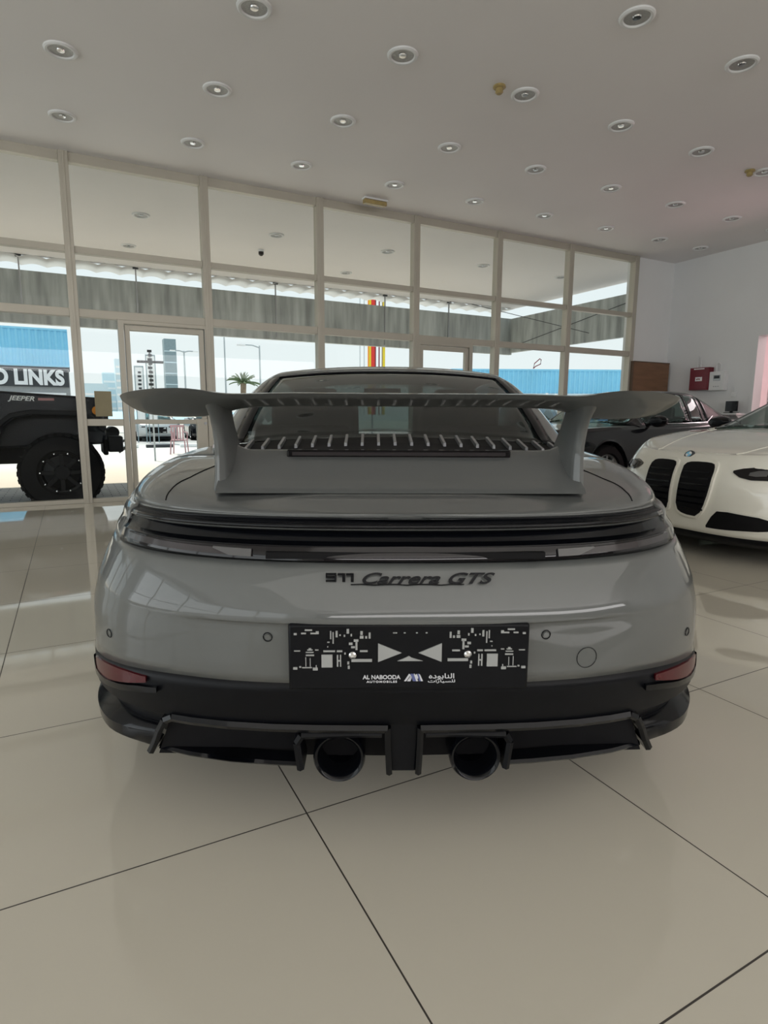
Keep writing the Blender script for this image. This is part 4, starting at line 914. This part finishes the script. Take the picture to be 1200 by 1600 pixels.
sgn = sgn.build('fence_sign', M['sign_white'], smooth=False); sgn.location = (23.95, 26.55, 1.75); sgn.rotation_euler = (0, 0, radians(-27)); tag(sgn, 'white blurred lettering low on the blue fence, left of the mullion', 'sign')
lg_ = MB().tube([(0, 0, 0), (.05, 0, .28), (.35, 0, .55), (.42, 0, .50), (.40, 0, .25), (.12, 0, .12), (0, 0, 0)], .03, 6).build('roof_sign', M['red_box']); lg_.location = (23.9, 27.3, 3.78); lg_.rotation_euler = (0, 0, radians(-27)); tag(lg_, 'small dark red outlined swoosh sign standing above the blue fence', 'sign')
def post(name, x, y, h, r, label, cat, group=None, arms=()):
    t = thing(name, (x, y, GZ), 0, label, cat, group)
    MB().lathe([(r*1.6, 0), (r*1.6, .3), (r, .32), (r*.7, h), (0, h)], (0, 0, 0), 'z', 12).build('pole', M['pole'], t)
    for s_ in arms:
        MB().tube([(0, 0, h-.1), (s_*.35, 0, h), (s_*.75, 0, h)], r*.6, 6).build('arm', M['pole'], t); MB().box(min(s_*.7, s_*1.1), max(s_*.7, s_*1.1), -.08, .08, h-.05, h+.03).build('lamp_head', M['sign_white'], t, bevel=.01)
    return t
post('flag_pole', 6.91, 30.2, 4.9, .05, 'thin tall grey pole between the door and the palm tree', 'pole')
post('street_lamp', 8.42, 29.4, 4.5, .05, 'thin street lamp with one arm, just left of the palm crown', 'street lamp', arms=(-1,))
post('street_lamp', 8.6, 52, 6.3, .09, 'street lamp with two arms, right of the dark tower', 'street lamp', arms=(-1, 1))
pt_ = thing('palm_tree', (6.4, 24.9, GZ), 0, 'small palm tree showing above the roof of the grey sports car', 'tree')
MB().tube([(0, 0, 0), (.05, 0, .9), (0, .03, 1.8), (.02, 0, 2.5)], [.14, .12, .11, .12], 10).build('trunk', M['trunk'], pt_)
fr_ = MB()
for k in range(40):
    a = 2*pi*k/40+random.uniform(-.1, .1); el_ = random.uniform(.25, 1.45); L2 = random.uniform(.65, .85); prev = None; rows_ = []
    for i in range(9):
        t = i/8; rr = L2*t*cos(el_)*(1.0); z = 2.45+L2*t*sin(el_)-.40*L2*t*t
        wd = .035*sin(pi*min(1, t*.9+.1))+.004; u = Vector((-sin(a), cos(a), 0))*wd; c = Vector((rr*cos(a), rr*sin(a), z))
        rows_.append([tuple(c-u+Vector((0, 0, -.04))), tuple(c), tuple(c+u+Vector((0, 0, -.04)))])
    fr_.grid(rows_)
fr_.build('fronds', M['leaf'], pt_, solid=.01)
tw = thing('office_tower', (9.05, 63, GZ), 0, 'tall narrow dark blue-grey tower far off, seen through the door glass', 'building')
MB().box(-.55, .55, -.6, .6, 0, 8.4).build('shaft', M['tower'], tw, smooth=False)
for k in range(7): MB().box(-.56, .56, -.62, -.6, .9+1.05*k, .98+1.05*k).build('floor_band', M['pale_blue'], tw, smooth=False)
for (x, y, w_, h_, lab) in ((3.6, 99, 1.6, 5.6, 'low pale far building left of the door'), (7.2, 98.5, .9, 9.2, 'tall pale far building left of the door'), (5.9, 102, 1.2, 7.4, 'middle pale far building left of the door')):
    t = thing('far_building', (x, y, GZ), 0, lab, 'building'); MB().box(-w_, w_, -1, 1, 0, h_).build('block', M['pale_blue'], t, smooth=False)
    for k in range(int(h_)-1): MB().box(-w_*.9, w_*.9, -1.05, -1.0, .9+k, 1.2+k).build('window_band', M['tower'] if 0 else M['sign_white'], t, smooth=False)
ss = thing('striped_sign', (11.1, 22.4, GZ), radians(-27), 'tall sign of red, orange and yellow vertical stripes behind the canopy', 'sign')
MB().box(-.04, .04, .06, .14, 0, 5.85).build('post', M['pole'], ss, smooth=False)
for x0, x1, mt in ((-.52, -.49, 'pole'), (-.35, -.32, 'pole'), (-.19, -.13, 'orange'), (-.13, -.05, 'yellow'), (-.05, .10, 'red'), (.10, .15, 'red_box'), (.25, .30, 'red_box'), (.38, .43, 'gold'), (.43, .52, 'yellow')):
    MB().box(x0, x1, 0, .06, 1.2, 5.85).build('stripe', M[mt], ss, smooth=False)
for x, y, w_, z0, z1, lab in ((2.62, 26.8, .15, 0, 3.0, 'shorter green-edged banner sign seen in the door glass'), (3.06, 26.6, .16, 0, 3.45, 'taller banner sign with dark writing seen in the door glass')):
    t = thing('banner_sign', (x, y, GZ), 0, lab, 'sign'); MB().box(-w_-.03, -w_, 0, .05, 0, z1-GZ).box(w_, w_+.03, 0, .05, 0, z1-GZ).box(-w_, w_, 0, .05, z1-GZ-.05, z1-GZ).build('frame', M['tower'], t, smooth=False)
    MB().box(-w_, w_, .02, .03, .8, z1-GZ-.05).build('sheet', M['sign_white'], t, smooth=False)
    for k in range(8): MB().box(-w_*.4+.02*(k % 2), w_*.5, .0, .02, 1.7+.16*k, 1.78+.16*k).build('writing', M['sign_dark'], t, smooth=False)
cs = thing('direction_sign', (1.83, 16.0, GZ), radians(-5), 'dark cross-shaped sign of small letters seen through the door glass', 'sign')
MB().box(-.02, .02, 0, .04, 0, 2.70).build('post', M['pole'], cs, smooth=False)
for k in range(9): MB().box(-.055+.02*(k % 2), .05, -.02, 0, 1.74+.10*k-GZ, 1.80+.10*k-GZ).build('letter_block', M['sign_dark'], cs, smooth=False)
MB().box(-.30, .31, -.03, -.01, 2.28-GZ, 2.34-GZ).build('cross_board', M['sign_dark'], cs, smooth=False)
bb = thing('blue_awning', (5.4, 42, GZ), radians(-10), 'long pale blue awning far across the street, seen under the wing at left', 'awning')
MB().prism([(0, 1.0), (0, 1.35), (-1.2, .85), (-1.2, .75)], -5.5, 5.5, 'x').build('sheet', mat('pale_blue_awning', (.35, .62, .78), .6, noise=.05), bb, smooth=False)
for x in (-5.2, 0, 5.2): MB().box(x-.05, x+.05, -.1, 0, 0, 1.1).build('post', M['pole'], bb, smooth=False)
nb = thing('notice', (.355, YW+.01, 1.155), 0, 'brown paper notice on the side pane left of the door', 'notice')
nbm = MB().box(-.09, .09, -.006, 0, -.145, .145).build('paper', mat('brown_notice', (.30, .26, .16), .7, noise=.06), nb, smooth=False)
ch = thing('plastic_chair', (2.82, 18.6, GZ), radians(160), 'pink-grey plastic garden chair out on the pavement', 'chair')
MB().box(-.20, .20, -.20, .20, .40, .43).build('seat', M['pinkish'], ch, bevel=.01)
for x in (-.19, .19):
    for y in (-.19, .19): MB().tube([(x*1.15, y*1.15, 0), (x, y, .42)], .02, 6).build('leg', M['pinkish'], ch)
    MB().tube([(x*1.05, -.18, .42), (x*1.1, -.18, .64), (x*1.1, .18, .66), (x, .22, .66)], .018, 6).build('armrest', M['pinkish'], ch)
bk = MB().box(-.20, .20, .20, .23, .80, .86); 
for k in range(5): bk.box(-.18+.08*k, -.14+.08*k, .20, .225, .42, .82)
bk.build('backrest', M['pinkish'], ch, smooth=False)
for k in range(6):
    tag(MB().box(-.45, .45, -.08, .08, 0, .11).build('parking_kerb', M['sign_dark' if k % 2 else 'sign_white'], bevel=.02), 'low parking kerb on the far side of the pavement, %s' % ordn[k], 'kerb', 'parking kerbs')
    o = bpy.data.objects['parking_kerb' if k == 0 else 'parking_kerb.%03d' % k]; o.location = (1.6+1.15*k, 22.6, GZ)
